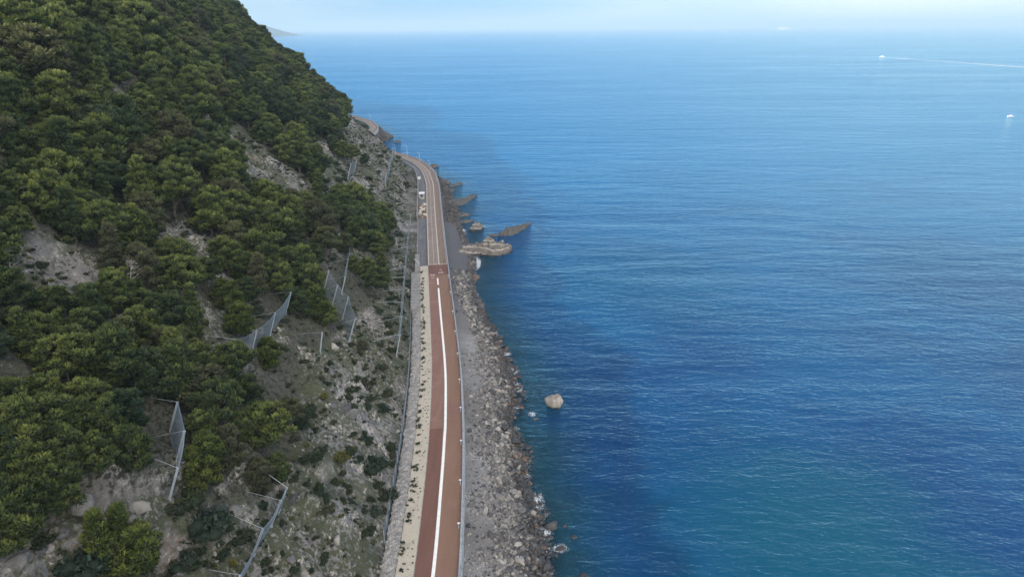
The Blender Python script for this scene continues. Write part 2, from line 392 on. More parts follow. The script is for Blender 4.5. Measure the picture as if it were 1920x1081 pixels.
# ------------------------------------------------------------------ pixel polygons of the open ground (kept free of wood)
def inpoly(px, py, poly):
    c = np.zeros(np.shape(px), bool); n = len(poly)
    for i in range(n):
        x1, y1 = poly[i]; x2, y2 = poly[(i+1) % n]
        if y1 == y2: continue
        k = ((y1 > py) != (y2 > py)) & (px < (x2-x1)*(py-y1)/(y2-y1)+x1); c ^= k
    return c
OPEN_MAIN = [(560,650),(600,650),(648,612),(690,575),(740,545),(738,440),(700,405),(655,400),(610,398),(592,345),(560,300),(570,275),(610,262),(630,300),(640,285),(640,255),
             (646,232),(650,200),(690,235),(765,290),(785,330),(795,1081),(900,1400),(-300,1400),(-300,1080),(0,1040),(70,1005),(140,935),(290,912),(330,940),(470,945),(530,905),(545,860),(560,760)]
PATCH = [[(372,205),(400,215),(445,240),(510,285),(570,340),(600,392),(550,405),(480,360),(425,305),(375,255)], [(600,395),(650,452),(715,512),(700,545),(640,492),(588,430)], [(330,390),(352,400),(400,470),(440,540),(425,560),(375,500),(335,430)],
         [(200,155),(265,190),(275,260),(215,235)], [(15,455),(90,446),(195,472),(215,560),(120,590),(20,560)],
         [(275,420),(345,430),(375,500),(300,515)], [(365,378),(440,420),(435,465),(380,425)], [(345,488),(412,508),(405,545),(350,525)],
         [(370,550),(425,585),(420,635),(470,615),(530,600),(545,640),(430,700),(375,645)], [(125,528),(185,555),(175,598),(135,575)],
         [(475,210),(560,262),(560,300),(480,250)], [(525,165),(560,185),(555,205),(522,190)], [(90,128),(132,136),(132,178),(95,172)],
         [(335,75),(358,82),(352,97),(330,90)], [(40,100+245),(75,345),(85,370),(45,372)]]
def opn(px, py):
    r = inpoly(px, py, OPEN_MAIN)
    p = r.copy()
    for q in PATCH: p |= inpoly(px, py, q)
    return r, p

# ------------------------------------------------------------------ hillside mesh
ys = np.concatenate([np.arange(-280, 30, 8), np.arange(30, 210, .55), np.arange(210, 380, .8), np.arange(380, 600, 1.3), np.arange(600, 1000, 10)])
us = [0.0]; 
while us[-1] < 330: us.append(us[-1] + (.42 if us[-1] < 60 else .42+(us[-1]-60)*.009))
us = np.array(us)
YY, UU = np.meshgrid(ys, us, indexing='ij')
XX = XL(YY) - .02 - 3.0/CS(YY) - UU/CS(YY)
ZZ = H(XX, YY)
ZZ[:, 0] = 3.2
hm = gridmesh('hillside', XX, YY, ZZ, m_hill)
q = np.stack([XX, YY, ZZ], -1).reshape(-1, 3)
px_, py_, _ = proj(q); r_, p_ = opn(px_, py_)
dflat = ((XL(YY)-XX)*CS(YY)).ravel()
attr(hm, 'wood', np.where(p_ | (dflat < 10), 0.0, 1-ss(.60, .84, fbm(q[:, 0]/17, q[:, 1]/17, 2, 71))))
tag(link('hillside', hm), kind='structure')

# ------------------------------------------------------------------ beach and sea bed
ys = np.concatenate([np.arange(-280, 40, 8), np.arange(40, 230, .5), np.arange(230, 420, .9), np.arange(420, 620, 1.6), np.arange(620, 1000, 12)])
us = np.concatenate([np.arange(0, 30, .5), np.arange(30, 90, 4)])
YY, UU = np.meshgrid(ys, us, indexing='ij')
X0 = XL(YY) + (ROADW+.2)/CS(YY)
XX = X0 + UU
def BZ(x, y):
    x0 = XL(y)+(ROADW+.2)/CS(y); wd = np.maximum(WX(y)-x0, 2.); t = (x-x0)/wd
    z = np.where(t < 1, 2.1*(1-np.clip(t, 0, 1)**1.3), -.22*np.maximum(x-WX(y), 0) - .004*np.maximum(x-WX(y), 0)**2)
    return z + (.16*fbm(x/3, y/3, 3, 81)+.10*fbm(x/.8, y/.8, 2, 82))*ss(0, .12, t)
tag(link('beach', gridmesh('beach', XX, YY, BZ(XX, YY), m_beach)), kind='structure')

# ------------------------------------------------------------------ sea
def mat_water():
    m = M('sea water'); b = NB(m); p = b.pos()
    dep = b('Attribute', attribute_name='shore').outputs['Fac']
    sx = b('SeparateXYZ', {0: p})
    rot = b('Mapping', {0: p, 'Rotation': (0, 0, R_(17)), 'Scale': (.6, 1.0, 1)}).outputs[0]
    rot2 = b('Mapping', {0: p, 'Rotation': (0, 0, R_(-22)), 'Scale': (.5, 1.0, 1)}).outputs[0]
    n1 = b.noise(rot, 1.7, 4, .62, .6)            # wind ripples
    n2 = b.noise(rot2, .55, 4, .6, .4)
    n3 = b.noise(b('Mapping', {0: p, 'Rotation': (0, 0, R_(8)), 'Scale': (.35, 1, 1)}).outputs[0], .10, 4, .6)     # low swell
    calm = b.noise(b('Mapping', {0: p, 'Rotation': (0, 0, R_(9)), 'Scale': (.22, 1, 1)}).outputs[0], .018, 4, .6, .6)
    calm2 = b.noise(b('Mapping', {0: p, 'Rotation': (0, 0, R_(-6)), 'Scale': (.12, 1, 1)}).outputs[0], .006, 5, .6, .3)
    st = b.math('MULTIPLY', b.ramp(calm, .35, .62, .72, 1.12), b.ramp(calm2, .38, .6, .82, 1.06))
    h = b.math('ADD', b.math('MULTIPLY', n1, .29), b.math('ADD', b.math('MULTIPLY', n2, .62), b.math('MULTIPLY', n3, 1.9)))
    h = b.math('MULTIPLY', h, st)
    nrm = b.bump(h, 1.0, .66)
    # colour of the water body, near in over bed of rock, weed and sand
    c1 = b.noise(p, .018, 4, .6); c2 = b.noise(p, .07, 5, .6)
    deep = b.mix(b.ramp(c1, .38, .62), (.0002, .026, .098), (.0002, .042, .128))
    v = b('VectorMath', {0: p, 1: (44, 72, 0)}, operation='SUBTRACT').outputs[0]
    v = b('VectorMath', {0: v, 1: (1/27., 1/42., 0)}, operation='MULTIPLY').outputs[0]
    ln = b('VectorMath', {0: v}, operation='LENGTH').outputs['Value']
    sandp = b.ramp(b.math('ADD', ln, b.math('MULTIPLY', c2, .9)), 1.65, .75)
    c = b.mix(sandp, deep, (.0005, .044, .088))
    c = b.mix(b.ramp(b.math('ADD', sx.outputs['Y'], b.math('MULTIPLY', c1, 160.)), 200, 520), c, (.0004, .080, .215))  # body colour turns brighter azure farther out
    v2 = b('VectorMath', {0: p, 1: (34, 190, 0)}, operation='SUBTRACT').outputs[0]
    v2 = b('VectorMath', {0: v2, 1: (1/40., 1/45., 0)}, operation='MULTIPLY').outputs[0]
    c = b.mix(b.ramp(b.math('ADD', b('VectorMath', {0: v2}, operation='LENGTH').outputs['Value'], b.math('MULTIPLY', c2, .9)), 1.6, .7, 0, .6), c, (.001, .052, .12))
    c = b.mix(b.ramp(b.math('ADD', dep, b.math('MULTIPLY', c2, 14.)), 22, 8), c, b.mix(b.ramp(c2, .4, .6), (.004, .028, .048), (.005, .050, .068)))
    body = b('BsdfDiffuse', {'Color': c}).outputs[0]
    tr = b('BsdfTransparent', {'Color': (.62, .85, .86, 1)}).outputs[0]
    thin = b.math('POWER', 2.718, b.math('MULTIPLY', b.math('MAXIMUM', dep, 0.), -.26))
    body = b('MixShader', {0: b.math('MULTIPLY', thin, .92), 1: body, 2: tr}).outputs[0]
    gl = b('BsdfGlossy', {'Color': (.64, .92, 1, 1), 'Roughness': .10, 'Normal': nrm}).outputs[0]
    fr = b('Fresnel', {'IOR': 1.33, 'Normal': nrm}).outputs[0]
    b.out(b('MixShader', {0: fr, 1: body, 2: gl}).outputs[0]); return m
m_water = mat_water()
def axis(a, b, lo, hi, st, far):
    v = list(np.arange(a, b, st)); s = st
    x = v[-1]
    while x < hi: s *= 1.35; x += s; v.append(min(x, hi))
    x = v[0]; s = st; pre = []
    while x > lo: s *= 1.35; x -= s; pre.append(max(x, lo))
    return np.array(pre[::-1]+v)
gx = axis(-130, 60, -70000, 70000, 1.3, 0); gy = axis(45, 600, -3000, 70000, 1.6, 0)
GY, GX = np.meshgrid(gy, gx, indexing='ij')
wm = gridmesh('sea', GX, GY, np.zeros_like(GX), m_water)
yc = np.clip(GY, -320, 999); csw = 1/np.sqrt(1+np.gradient(Wc)**2)
dep = (GX-WX(yc))*np.interp(yc, yy, csw)
dep = np.where(GY > 999, 500, dep)
# shallower water over the rock ledges
attr(wm, 'shore', np.clip(dep, -5, 500).ravel())
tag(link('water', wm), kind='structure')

# ------------------------------------------------------------------ ribbons along the road
def ribbon(name, o1, z1, o2, z2, y0, y1, mat, st=1.0, cols=2, jit=0):
    y = np.linspace(y0, y1, max(2, int((y1-y0)/st)+1)); k = np.linspace(0, 1, cols)
    P = np.stack([off(y, o1+(o2-o1)*t, z1+(z2-z1)*t) for t in k], 1)
    if jit: P[:, 1:-1, 2] += jit*rng.normal(size=P[:, 1:-1, 2].shape)
    return gridmesh(name, P[..., 0], P[..., 1], P[..., 2], mat, False)
def profile(name, pts, y0, y1, mat, st=1.0, jit=None):
    """extrude a closed cross-section (offset, z) along the road"""
    y = np.arange(y0, y1+.01, st); n = len(pts)
    P = np.stack([off(y, o, z) for o, z in pts], 1)
    if jit is not None: P = P + jit(P)
    F = [(i*n+k, i*n+(k+1) % n, (i+1)*n+(k+1) % n, (i+1)*n+k) for i in range(len(y)-1) for k in range(n)]
    me = bpy.data.meshes.new(name); e = (len(y)-1)*n
    me.from_pydata([tuple(v) for v in P.reshape(-1, 3)], [], F+[tuple(range(n))[::-1], tuple(e+k for k in range(n))])
    bm = bmesh.new(); bm.from_mesh(me); bmesh.ops.recalc_face_normals(bm, faces=bm.faces[:]); bm.to_mesh(me); bm.free()
    if mat: me.materials.append(mat)
    return me
def S(name, me): return tag(link(name, me), kind='structure')
Y_END = 193.3; Y_PATCH = 104.0; YF = 620
S('road_base', profile('road_base', [(-.12, 2.6), (-.12, 3.96), (ROADW+.1, 3.96), (ROADW+.1, 2.6)], -280, YF, m_conc, 2))
S('road_inner_lane_dark', ribbon('road_inner_lane_dark', 0, 4.0, 2.25, 4.0, -280, Y_PATCH, m_red_d))
S('road_inner_lane', ribbon('road_inner_lane', 0, 4.0, 2.25, 4.0, Y_PATCH, Y_END, m_red_l))
S('road_outer_lane', ribbon('road_outer_lane', 2.25, 4.0, 5.7, 4.0, -280, Y_END, m_red_r))
S('road_threshold', ribbon('road_threshold', 0, 4.004, 5.7, 4.004, Y_END-9, Y_END, m_red_d))
S('road_far_cycle_lanes', ribbon('road_far_cycle_lanes', 0, 4.0, 3.2, 4.0, Y_END, YF, m_pink))
S('road_far_footway', ribbon('road_far_footway', 3.2, 4.0, 5.7, 4.0, Y_END, YF, m_brown))
# crossing seams and worn bands on the outer lane
S('road_resurfaced_band', ribbon('road_resurfaced_band', 2.7, 4.004, 5.6, 4.004, 108.5, 112.6, m_red_l))
S('road_resurfaced_strip', ribbon('road_resurfaced_strip', 2.7, 4.004, 5.6, 4.004, 106, 106.5, m_red_l))
# centre line: at near end it lies a little inland of the middle
yl = np.arange(-280, 181, 1.0)
def co(y): return np.interp(y, [0, 69, 87, 101, 104, 120, 140, 155, 190], [2.35, 2.45, 2.5, 2.62, 2.7, 2.72, 2.6, 2.5, 2.45])
def line(name, y0, y1, wd, mat, z=4.008, o=None):
    y = np.linspace(y0, y1, max(2, int(y1-y0)+1)); oo = co(y) if o is None else np.full(len(y), o)
    P = np.stack([np.stack([off(np.array([a]), c-wd/2, z)[0] for a, c in zip(y, oo)]), np.stack([off(np.array([a]), c+wd/2, z)[0] for a, c in zip(y, oo)])], 1)
    return S(name, gridmesh(name, P[..., 0], P[..., 1], P[..., 2], mat, False))
line('road_marking_centre_line', -60, 173.6, .46, m_paint)
line('road_marking_centre_dash', 176.2, 181.6, .42, m_paint)
line('road_marking_far_solid_line', Y_END, YF, .28, m_paint_o, o=3.2)
line('road_marking_far_edge_line', Y_END, YF, .22, m_paint_o, o=.18)
line('road_marking_far_outer_line', Y_END, YF, .16, m_paint_o, o=5.5)
mbd = MB()
y = Y_END+.6
while y < 520:
    a, b_, c, d = off(np.array([y]), 1.62, 4.008)[0], off(np.array([y]), 1.80, 4.008)[0], off(np.array([y+1.0]), 1.80, 4.008)[0], off(np.array([y+1.0]), 1.62, 4.008)[0]
    mbd.add([a, b_, c, d], [(0, 1, 2, 3)]); y += 1.9 if y < 300 else 1.35
for k in range(6):
    o0 = .5+k*.85
    if k == 3: o0 += .15
    a, b_, c, d = [off(np.array([yv]), ov, 4.010)[0] for yv, ov in ((Y_END+.15, o0), (Y_END+.15, o0+.42), (Y_END+.85, o0+.42), (Y_END+.85, o0))]
    mbd.add([a, b_, c, d], [(0, 1, 2, 3)])
tag(mbd.build('road_marking_dashes', m_paint_o), kind='structure')
# painted cycle pictograms (two wheels and a frame) facing each way, and walking figure strokes
def picto(y0, o0, flip, name):
    mb = MB(); s = -1 if flip else 1
    def P(u, v): return off(np.array([y0+s*v]), o0+u*1.0, 4.012)[0]
    def ringp(cu, cv, r, wd, n=16):
        V = []; 
        for k in range(n):
            a = 2*math.pi*k/n
            V += [P(cu+math.cos(a)*r, cv+math.sin(a)*r*1.9), P(cu+math.cos(a)*(r-wd), cv+math.sin(a)*(r-wd)*1.9)]
        mb.add(V, [(2*k, 2*((k+1) % n), 2*((k+1) % n)+1, 2*k+1) for k in range(n)])
    def bar(a, b, wd):
        a = Vector((*a, 0)); b = Vector((*b, 0)); t = (b-a).normalized(); nn = Vector((-t.y, t.x, 0))*wd/2
        mb.add([P(*(v.xy)) for v in (a-nn, b-nn, b+nn, a+nn)], [(0, 1, 2, 3)])
    ringp(-.42, 0, .30, .13); ringp(.42, 0, .30, .13)
    bar((-.42, 0), (-.1, .85), .14); bar((-.1, .85), (.32, .8), .14); bar((.32, .8), (.42, 0), .12); bar((0, 0), (.3, .8), .12); bar((-.42, 0), (0, 0), .12); bar((.1, 1.05), (.34, 1.05), .12)
    # direction chevron
    bar((-.35, 2.2), (0, 2.9), .22); bar((.35, 2.2), (0, 2.9), .22)
    tag(mb.build(name, m_paint_o), kind='structure')
picto(186.0, 3.55, False, 'road_marking_cycle_symbol')
picto(184.6, 1.1, True, 'road_marking_cycle_symbol')

# landward strips
def jsand(P): return np.zeros_like(P)
S('sand_strip', ribbon('sand_strip', -2.45, 3.93, -.12, 3.97, -280, Y_END-.5, m_sand, .7, 8, .03))
def jst(P):
    a = np.zeros_like(P); top = P[..., 2] > 3.9
    a[..., 2] += top*(.16*pn(P[..., 0]*1.3, P[..., 1]*.9, 3)+.09*rng.normal(size=P.shape[:2])); a[..., 0] += top*.10*rng.normal(size=P.shape[:2]); return a
def thing_mesh(name, me, label, cat, group=None): return tag(link(name, me), label, cat, group)
thing_mesh('stone_wall', profile('stone_wall', [(-4.4, 3.0), (-4.42, 4.25), (-3.9, 4.42), (-3.4, 4.45), (-2.9, 4.4), (-2.5, 4.2), (-2.46, 3.0)], -60, 158, m_stone, .45, jst),
           'rough grey stone retaining wall between the scrub slope and the sandy strip', 'wall')
thing_mesh('concrete_wall', profile('concrete_wall', [(-4.9, 3.0), (-4.9, 4.75), (-3.3, 4.75), (-3.3, 4.45), (-2.5, 4.45), (-2.5, 3.0)], 158.5, 186, m_conc, 1.),
           'smooth grey concrete retaining wall behind the far end of the sandy strip', 'wall')
thing_mesh('low_concrete_wall', profile('low_concrete_wall', [(-3.9, 3.0), (-3.9, 4.6), (-2.6, 4.6), (-2.6, 3.0)], 186.6, 203, m_conc, 1.),
           'narrow grey wall end beside the start of the dark lay-by', 'wall')
S('layby_pavement', ribbon('layby_pavement', -3.15, 3.52, -.14, 3.52, Y_END-.4, 372, m_lot, 1.5))
thing_mesh('layby_wall', profile('layby_wall', [(-3.75, 3.0), (-3.75, 5.5), (-3.35, 5.5), (-3.35, 3.0)], 248, 345, m_conc, 1.5),
           'pale concrete wall along the landward side of the lay-by', 'wall')
thing_mesh('layby_kerb', profile('layby_kerb', [(-3.45, 3.0), (-3.45, 3.72), (-3.18, 3.72), (-3.18, 3.0)], 203.5, 247, m_conc, 1.5),
           'low concrete kerb along the grey lay-by in front of the dry scrub', 'kerb')

# ------------------------------------------------------------------ sea wall with handrail
sw = bpy.data.objects.new('sea_wall', None); col.objects.link(sw); sw.location = off(np.array([69.]), ROADW+.1, 3.)[0]
tag(sw, 'pale concrete sea wall topped by a steel handrail, between road and shingle beach', 'sea wall')
def child(o, par): o.parent = par; o.matrix_parent_inverse = par.matrix_world.inverted()
bpy.context.view_layer.update()
o = link('wall_body', profile('wall_body', [(ROADW-.08, 3.9), (ROADW-.08, 4.32), (ROADW+.20, 4.32), (ROADW+.22, 4.1), (ROADW+.42, 1.0), (ROADW-.08, 1.0)], -280, YF, m_wall, 2)); child(o, sw)
yr = np.arange(40, 372, 3.4)
for zz in (4.95, 4.65):
    mb = MB(); mb.tube([tuple(v) for v in off(np.arange(40, 372, 2.), ROADW+.06, zz)], .045, 5)
    o = mb.build('rail', m_steel); child(o, sw)
pm = MB(); pm.tube([(0, 0, 0), (0, 0, .68)], .04, 5); pm.box((0, 0, .01), (.16, .16, .03)); pmesh = pm.build('post', m_steel)
for i, v in enumerate(off(yr, ROADW+.06, 4.31)):
    o = pmesh if i == 0 else pmesh.copy()
    if i: col.objects.link(o)
    o.location = tuple(v); child(o, sw)

# ------------------------------------------------------------------ bollard lights and masts
def thing(name, label, cat, loc, group=None, rz=0):
    o = bpy.data.objects.new(name, None); col.objects.link(o); o.location = loc; o.rotation_euler.z = rz; o.empty_display_size = .3
    return tag(o, label, cat, group)
def copy_tree(o, parent=None):
    c = o.copy(); col.objects.link(c)
    if parent is not None: c.parent = parent
    for ch in list(o.children): copy_tree(ch, c)
    return c
b0 = None; k = 0
for yv in (57, 67.4, 78.0, 87.8, 98.6, 109.3, 120, 131.5, 143, 155, 168, 181):
    p = tuple(off(np.array([yv]), ROADW-.32, 4.0)[0])
    if b0 is None:
        b0 = thing('bollard_light', '', 'bollard light', p)
        mb = MB(); mb.box((0, 0, .42), (.14, .14, .84)); mb.build('post', m_steel, b0)
        mb = MB(); mb.box((0, 0, .90), (.34, .2, .1)); mb.build('lamp_head', m_white, b0); o = b0
    else: o = copy_tree(b0); o.location = p
    nth = ['nearest', 'second nearest', 'third nearest', 'fourth nearest', 'fifth nearest', 'sixth nearest', 'seventh nearest', 'eighth nearest', 'ninth nearest', 'tenth nearest', 'second farthest', 'farthest'][k]; k += 1
    tag(o, 'short grey bollard light inside the sea wall, %s along the road' % nth, 'bollard light', 'bollard lights along the sea wall')
    o.rotation_euler.z = R_(90)*0
masts = [(741.4,289,272,0,'mast standing where road disappears behind the scrubby spur'), (763.8,295,275,1,'mast with a cross arm on the far bend of the road'), (786.8,308,287,0,'mast on the outer edge of the bend, by the cross armed one'),
         (807,324,303,0,'mast on the outer edge of the bend above the small sea stack'), (819,340,320,0,'mast at the start of the bend by the dark shore rocks'),
         (695,234,216,0,'mast on the road past the far corner, farther of two'), (703.6,241,227,0,'mast on the road at the far corner, nearer of two')]
for i, (mx, yb, yt, arm, lb) in enumerate(masts):
    g = G(mx, yb, 4.1); dpt = (np.array(g)-CP) @ CR; hgt = (yb-yt)/1280*(-dpt[2])*1.06
    t = thing('lamp_mast', 'thin grey '+lb, 'mast', tuple(g), 'slender masts along the far road')
    mb = MB(); mb.tube([(0, 0, 0), (0, 0, hgt)], .11, 6, .06); mb.build('pole', m_steel, t)
    mb = MB(); mb.box((0, 0, .05), (.4, .4, .1)); mb.build('base_plate', m_steel, t)
    mb = MB(); mb.tube([(0, 0, hgt-.1), (-.9, 0, hgt+.1)], .05, 5); mb.box((-1.0, 0, hgt+.1), (.5, .22, .1)); mb.build('lamp_head', m_steel, t)
    if arm: mb = MB(); mb.tube([(-2.6, 0, hgt*.42), (1.2, 0, hgt*.42)], .07, 5); mb.build('cross_arm', m_steel, t)

# ------------------------------------------------------------------ plants: meshes
def icosphere(sub):
    bm = bmesh.new(); bmesh.ops.create_icosphere(bm, subdivisions=sub, radius=1); bm.verts.ensure_lookup_table()
    V = np.array([v.co[:] for v in bm.verts]); F = np.array([[v.index for v in f.verts] for f in bm.faces]); bm.free(); return V, F
ICO1 = icosphere(1); ICO2 = icosphere(2); ICO3 = icosphere(3)
def clumps_mesh(name, centres, radii, flat, ntuft, tsize, mat, seed, core=.72, up=.55):
    """foliage: every clump has a small ragged core and a skin of upswept needle tufts"""
    r = np.random.default_rng(seed); Vs = []; Fs = []; T = []; b = 0
    for c, ra in zip(centres, radii):
        V, F = ICO1
        V = V*(core*ra)*(1+.25*r.normal(size=(len(V), 1))); V = V*[1, 1, flat]+c
        Vs.append(V); Fs.append(F+b); T.append(np.zeros(len(V))); b += len(V)
        n = int(ntuft*ra*ra)+8
        d = r.normal(size=(n, 3)); d[:, 2] += .25; d /= np.linalg.norm(d, axis=1)[:, None]
        rad = ra*(.72+.34*r.random((n, 1)))
        P = d*rad*[1, 1, flat]+c
        ax = d*.7+[0, 0, up]+.35*r.normal(size=(n, 3)); ax /= np.linalg.norm(ax, axis=1)[:, None]
        sd = np.cross(ax, r.normal(size=(n, 3))); sd /= np.linalg.norm(sd, axis=1)[:, None]
        L_ = tsize*(.7+.7*r.random((n, 1))); W_ = L_*(.17+.16*r.random((n, 1)))
        A = P-sd*W_; B = P+sd*W_; C = P+ax*L_+sd*W_*.35; D = P+ax*L_-sd*W_*.35
        Vs.append(np.stack([A, B, C, D], 1).reshape(-1, 3))
        f = np.arange(n*4).reshape(n, 4)+b
        Fs.append(np.concatenate([f[:, [0, 1, 2]], f[:, [0, 2, 3]]])); b += 4*n
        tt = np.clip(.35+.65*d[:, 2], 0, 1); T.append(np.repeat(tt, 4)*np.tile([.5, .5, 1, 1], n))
    me = mesh(name, np.concatenate(Vs), np.concatenate(Fs), mat); attr(me, 'tip', np.concatenate(T)); return me
def limb_pts(a, b, sag, n=4, rr=random):
    a = Vector(a); b = Vector(b); return [a.lerp(b, i/n)+Vector((rr.uniform(-.1, .1), rr.uniform(-.1, .1), sag*math.sin(math.pi*i/n))) for i in range(n+1)]
def make_pine(seed, kind):
    r = np.random.default_rng(seed); rr = random.Random(seed)
    if kind == 'round': hh, rx, z0, n = 6.6, 2.5, .22, 38
    elif kind == 'cone': hh, rx, z0, n = 7.4, 2.1, .12, 36
    elif kind == 'umbrella': hh, rx, z0, n = 7.6, 3.1, .52, 34
    else: hh, rx, z0, n = 7.2, 2.5, .24, 38
    lean = np.array([r.uniform(-.1, .9), r.uniform(-.5, .5), 0])
    cs = []; ra = []
    for i in range(n):
        t = (i+.5)/n; z = z0+(1-z0)*t
        if kind == 'cone': pr = (1-.86*t)*.95
        elif kind == 'umbrella': pr = math.sqrt(max(.05, 1-((t-.35)/.75)**2))
        else: pr = math.sqrt(max(.04, 1-((t-.38)/.68)**2))
        a = i*2.399+r.uniform(-.5, .5); q = pr*rx*math.sqrt(r.uniform(.12, 1))*r.uniform(.8, 1.15)
        c = np.array([math.cos(a)*q, math.sin(a)*q, z*hh-.4*q*(.4 if kind != 'cone' else .6)])+lean*z
        cs.append(c); ra.append(r.uniform(.62, 1.08)*(1.0 if kind != 'cone' else .8)*(1-.25*t))
    cs.append(np.array([0, 0, hh*.98])+lean); ra.append(.55)
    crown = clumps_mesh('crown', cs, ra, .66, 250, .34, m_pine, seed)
    mb = MB(); top = Vector(lean)*.8+Vector((0, 0, hh*.86)); tp = limb_pts((0, 0, -1.2), top, 0, 6, rr); mb.tube(tp, .19, 6, .05)
    for i in range(0, len(cs)-1, 3):
        c = Vector(cs[i]); s = Vector(tp[0]).lerp(top, max(.25, min(.95, c.z/hh-.12))); mb.tube(limb_pts(s, c, .1, 3, rr), .065, 4, .02)
    tr = mb.build('trunk', m_bark); return tr, link('crown', crown)
def make_bush(seed, mat, rx=1.0, hh=.8, n=9, ts=.2, nt=130):
    r = np.random.default_rng(seed); cs = []; ra = []
    for i in range(n):
        a = i*2.4; q = rx*.75*math.sqrt(r.uniform(0, 1)); cs.append(np.array([math.cos(a)*q, math.sin(a)*q, hh*(.35+.4*(1-(q/rx)**2))+r.uniform(-.1, .1)])); ra.append(r.uniform(.28, .5)*rx)
    return clumps_mesh('shrub', cs, ra, .8, nt, ts, mat, seed, .8, .4)

KINDS = ['round', 'loose', 'cone', 'round', 'umbrella', 'loose', 'cone', 'round', 'umbrella', 'loose']
PINES = [make_pine(100+i, k) for i, k in enumerate(KINDS)]
NP = len(PINES)

# ------------------------------------------------------------------ where trees stand
def visible(P, up):
    Q = np.array(P)+[0, 0, up]; t = np.linspace(.05, .985, 110)
    S_ = CP[None, None]+(Q-CP)[:, None]*t[None, :, None]
    return ~(H(S_[..., 0], S_[..., 1], False) > S_[..., 2]+1.5).any(1)
NC = 80000
cy = rng.uniform(-90, 620, NC); cu = rng.uniform(6, 230, NC)
cx = XL(cy)-cu/CS(cy); cz = H(cx, cy)
P = np.stack([cx, cy, cz], -1); px, py, dz = proj(P); r_, p_ = opn(px, py)
ok = ~p_ & ~((cu < 12) & (cy < 380))
ok &= (cy < 60) | (px > -350)
# jittered thinning to a minimum spacing
order = rng.permutation(NC); keep = []; cell = {}
for i in order:
    if not ok[i]: continue
    sp = 2.4 if 0 < dz[i] < 95 else 3.0 if 0 < dz[i] < 125 else 3.6
    a, b_ = int(cx[i]//4), int(cy[i]//4); bad = False
    for da in (-1, 0, 1):
        for db in (-1, 0, 1):
            for j in cell.get((a+da, b_+db), ()):
                if (cx[i]-cx[j])**2+(cy[i]-cy[j])**2 < sp*sp: bad = True; break
            if bad: break
        if bad: break
    if bad: continue
    # clearings of bare ground inside the wood
    if float(fbm(cx[i]/17, cy[i]/17, 2, 71)) > (2.0 if (px[i] < 380 and py[i] > 560) else .68): continue
    if float(fbm(cx[i]/6, cy[i]/6, 2, 72)) > .55 and rng.random() < .8: continue
    cell.setdefault((a, b_), []).append(i); keep.append(i)
keep = np.array(keep)
trees = []   # x, y, z, scale, variant, rz, material flag, label
for i in keep:
    g_ = float(ss(85, 125, dz[i])); s = float((rng.uniform(.48, .82)+.40*rng.random()**2.5)*(1+.42*g_)); 
    if r_[i]: s *= .8
    trees.append([cx[i], cy[i], cz[i]-.15, s, int(rng.integers(NP)), float(rng.uniform(0, 6.283)), None, None])
# trees the photograph shows by themselves on the open slope: foot (px, py), scale, variant, material, label
SOLO = [(505,690,1.0,0,'y','bright round pine at the right end of the long net above the scree'),
 (452,630,.95,3,'y','bright round pine just above the middle rockfall net'), (432,580,1.05,7,'y','bright twin-lobed pine on the mid slope above the round bright pine'),
 (590,600,1.15,1,'y','broad bright pine right of the middle net, left of the stepped net'), (560,590,1.0,0,'','dark pine at the left foot of the broad bright pine'), (615,610,.8,3,'','small pine below the stepped net'),
 (690,520,.95,3,'','right-hand dark pine of the group beside the long roadside net'), (668,515,.9,7,'','middle dark pine of the group beside the long roadside net'), (645,478,1.0,1,'','upper dark pine of the group beside the long roadside net'),
 (705,540,.75,0,'','lowest dark pine of the group beside the long roadside net'), (585,412,1.1,9,'','dark pine on the lower end of the bare rock spine'), (612,420,.9,3,'','smaller dark pine right of the one on the bare rock spine end'), (575,440,1.1,1,'','pine under the bare rock spine end'),
 (660,310,1.25,8,'','spreading dark pine on the far rocky slope above the lay-by'), (640,300,1.1,1,'','pine left of the spreading dark pine on the far rocky slope'), (684,308,.8,7,'','small pine at the right of the spreading dark pine on the far slope'),
 (385,915,.95,0,'y','lowest bright pine of the column right of the lower left net'), (395,880,.9,3,'y','bright pine second from the bottom of the column right of the lower left net'), (390,830,.9,7,'','third pine up in the column right of the lower left net'),
 (440,880,.95,9,'','pine standing right of the lower column of bright pines'), (490,915,.85,3,'','left one of two pines above the bottom net'), (515,905,.85,0,'','right one of two pines above the bottom net'),
 (200,1075,1.1,2,'y','front left pine of the clump at the lower left'), (240,1085,1.15,3,'y','front right pine of the clump at the lower left'), (225,1045,1.0,6,'y','back pine of the clump at the lower left'), (262,1062,.9,0,'','right-hand pine of the clump at the lower left'),
 (78,192,2.2,4,'y','tall sunlit golden pine at the upper left, lower of two'), (52,128,1.9,8,'y','tall sunlit golden pine at the upper left, upper of two'), (258,322,2.3,2,'y','slender sunlit pine beside the flat topped pine in mid wood'), (240,318,1.9,4,'','flat topped pine on a tall pale trunk in mid wood'), (135,345,1.7,2,'y','sunlit pointed pine above the pale bank at the left'), (60,1015,1.0,9,'',''), (20,1040,1.0,1,'',''), (120,950,.9,3,'','')]+[(a, b_, s_, v_, '', '') for a, b_, s_, v_ in ((40,850,1.0,1),(95,835,1.1,3),(150,825,1.0,7),(60,895,1.0,9),(125,885,.9,0),(180,800,1.1,5),(215,850,1.0,1),(20,805,.9,3),(100,785,1.0,7),(255,880,.85,9),(292,868,.8,0),(10,900,1.0,5),(185,880,.8,3),(70,940,.8,7),(20,960,.9,0),(235,810,1.0,3),(5,1000,.8,9))]
for a, b_, s, v, mt, lb in SOLO:
    p = hit(a, b_)
    near = [t for t in trees if (t[0]-p.x)**2+(t[1]-p.y)**2 < 6.5 and t[6] is None]
    for t in near: trees.remove(t)
    trees.append([p.x, p.y, p.z-.15, s*.78, v, random.uniform(0, 6.28), mt or 'd', lb or None])
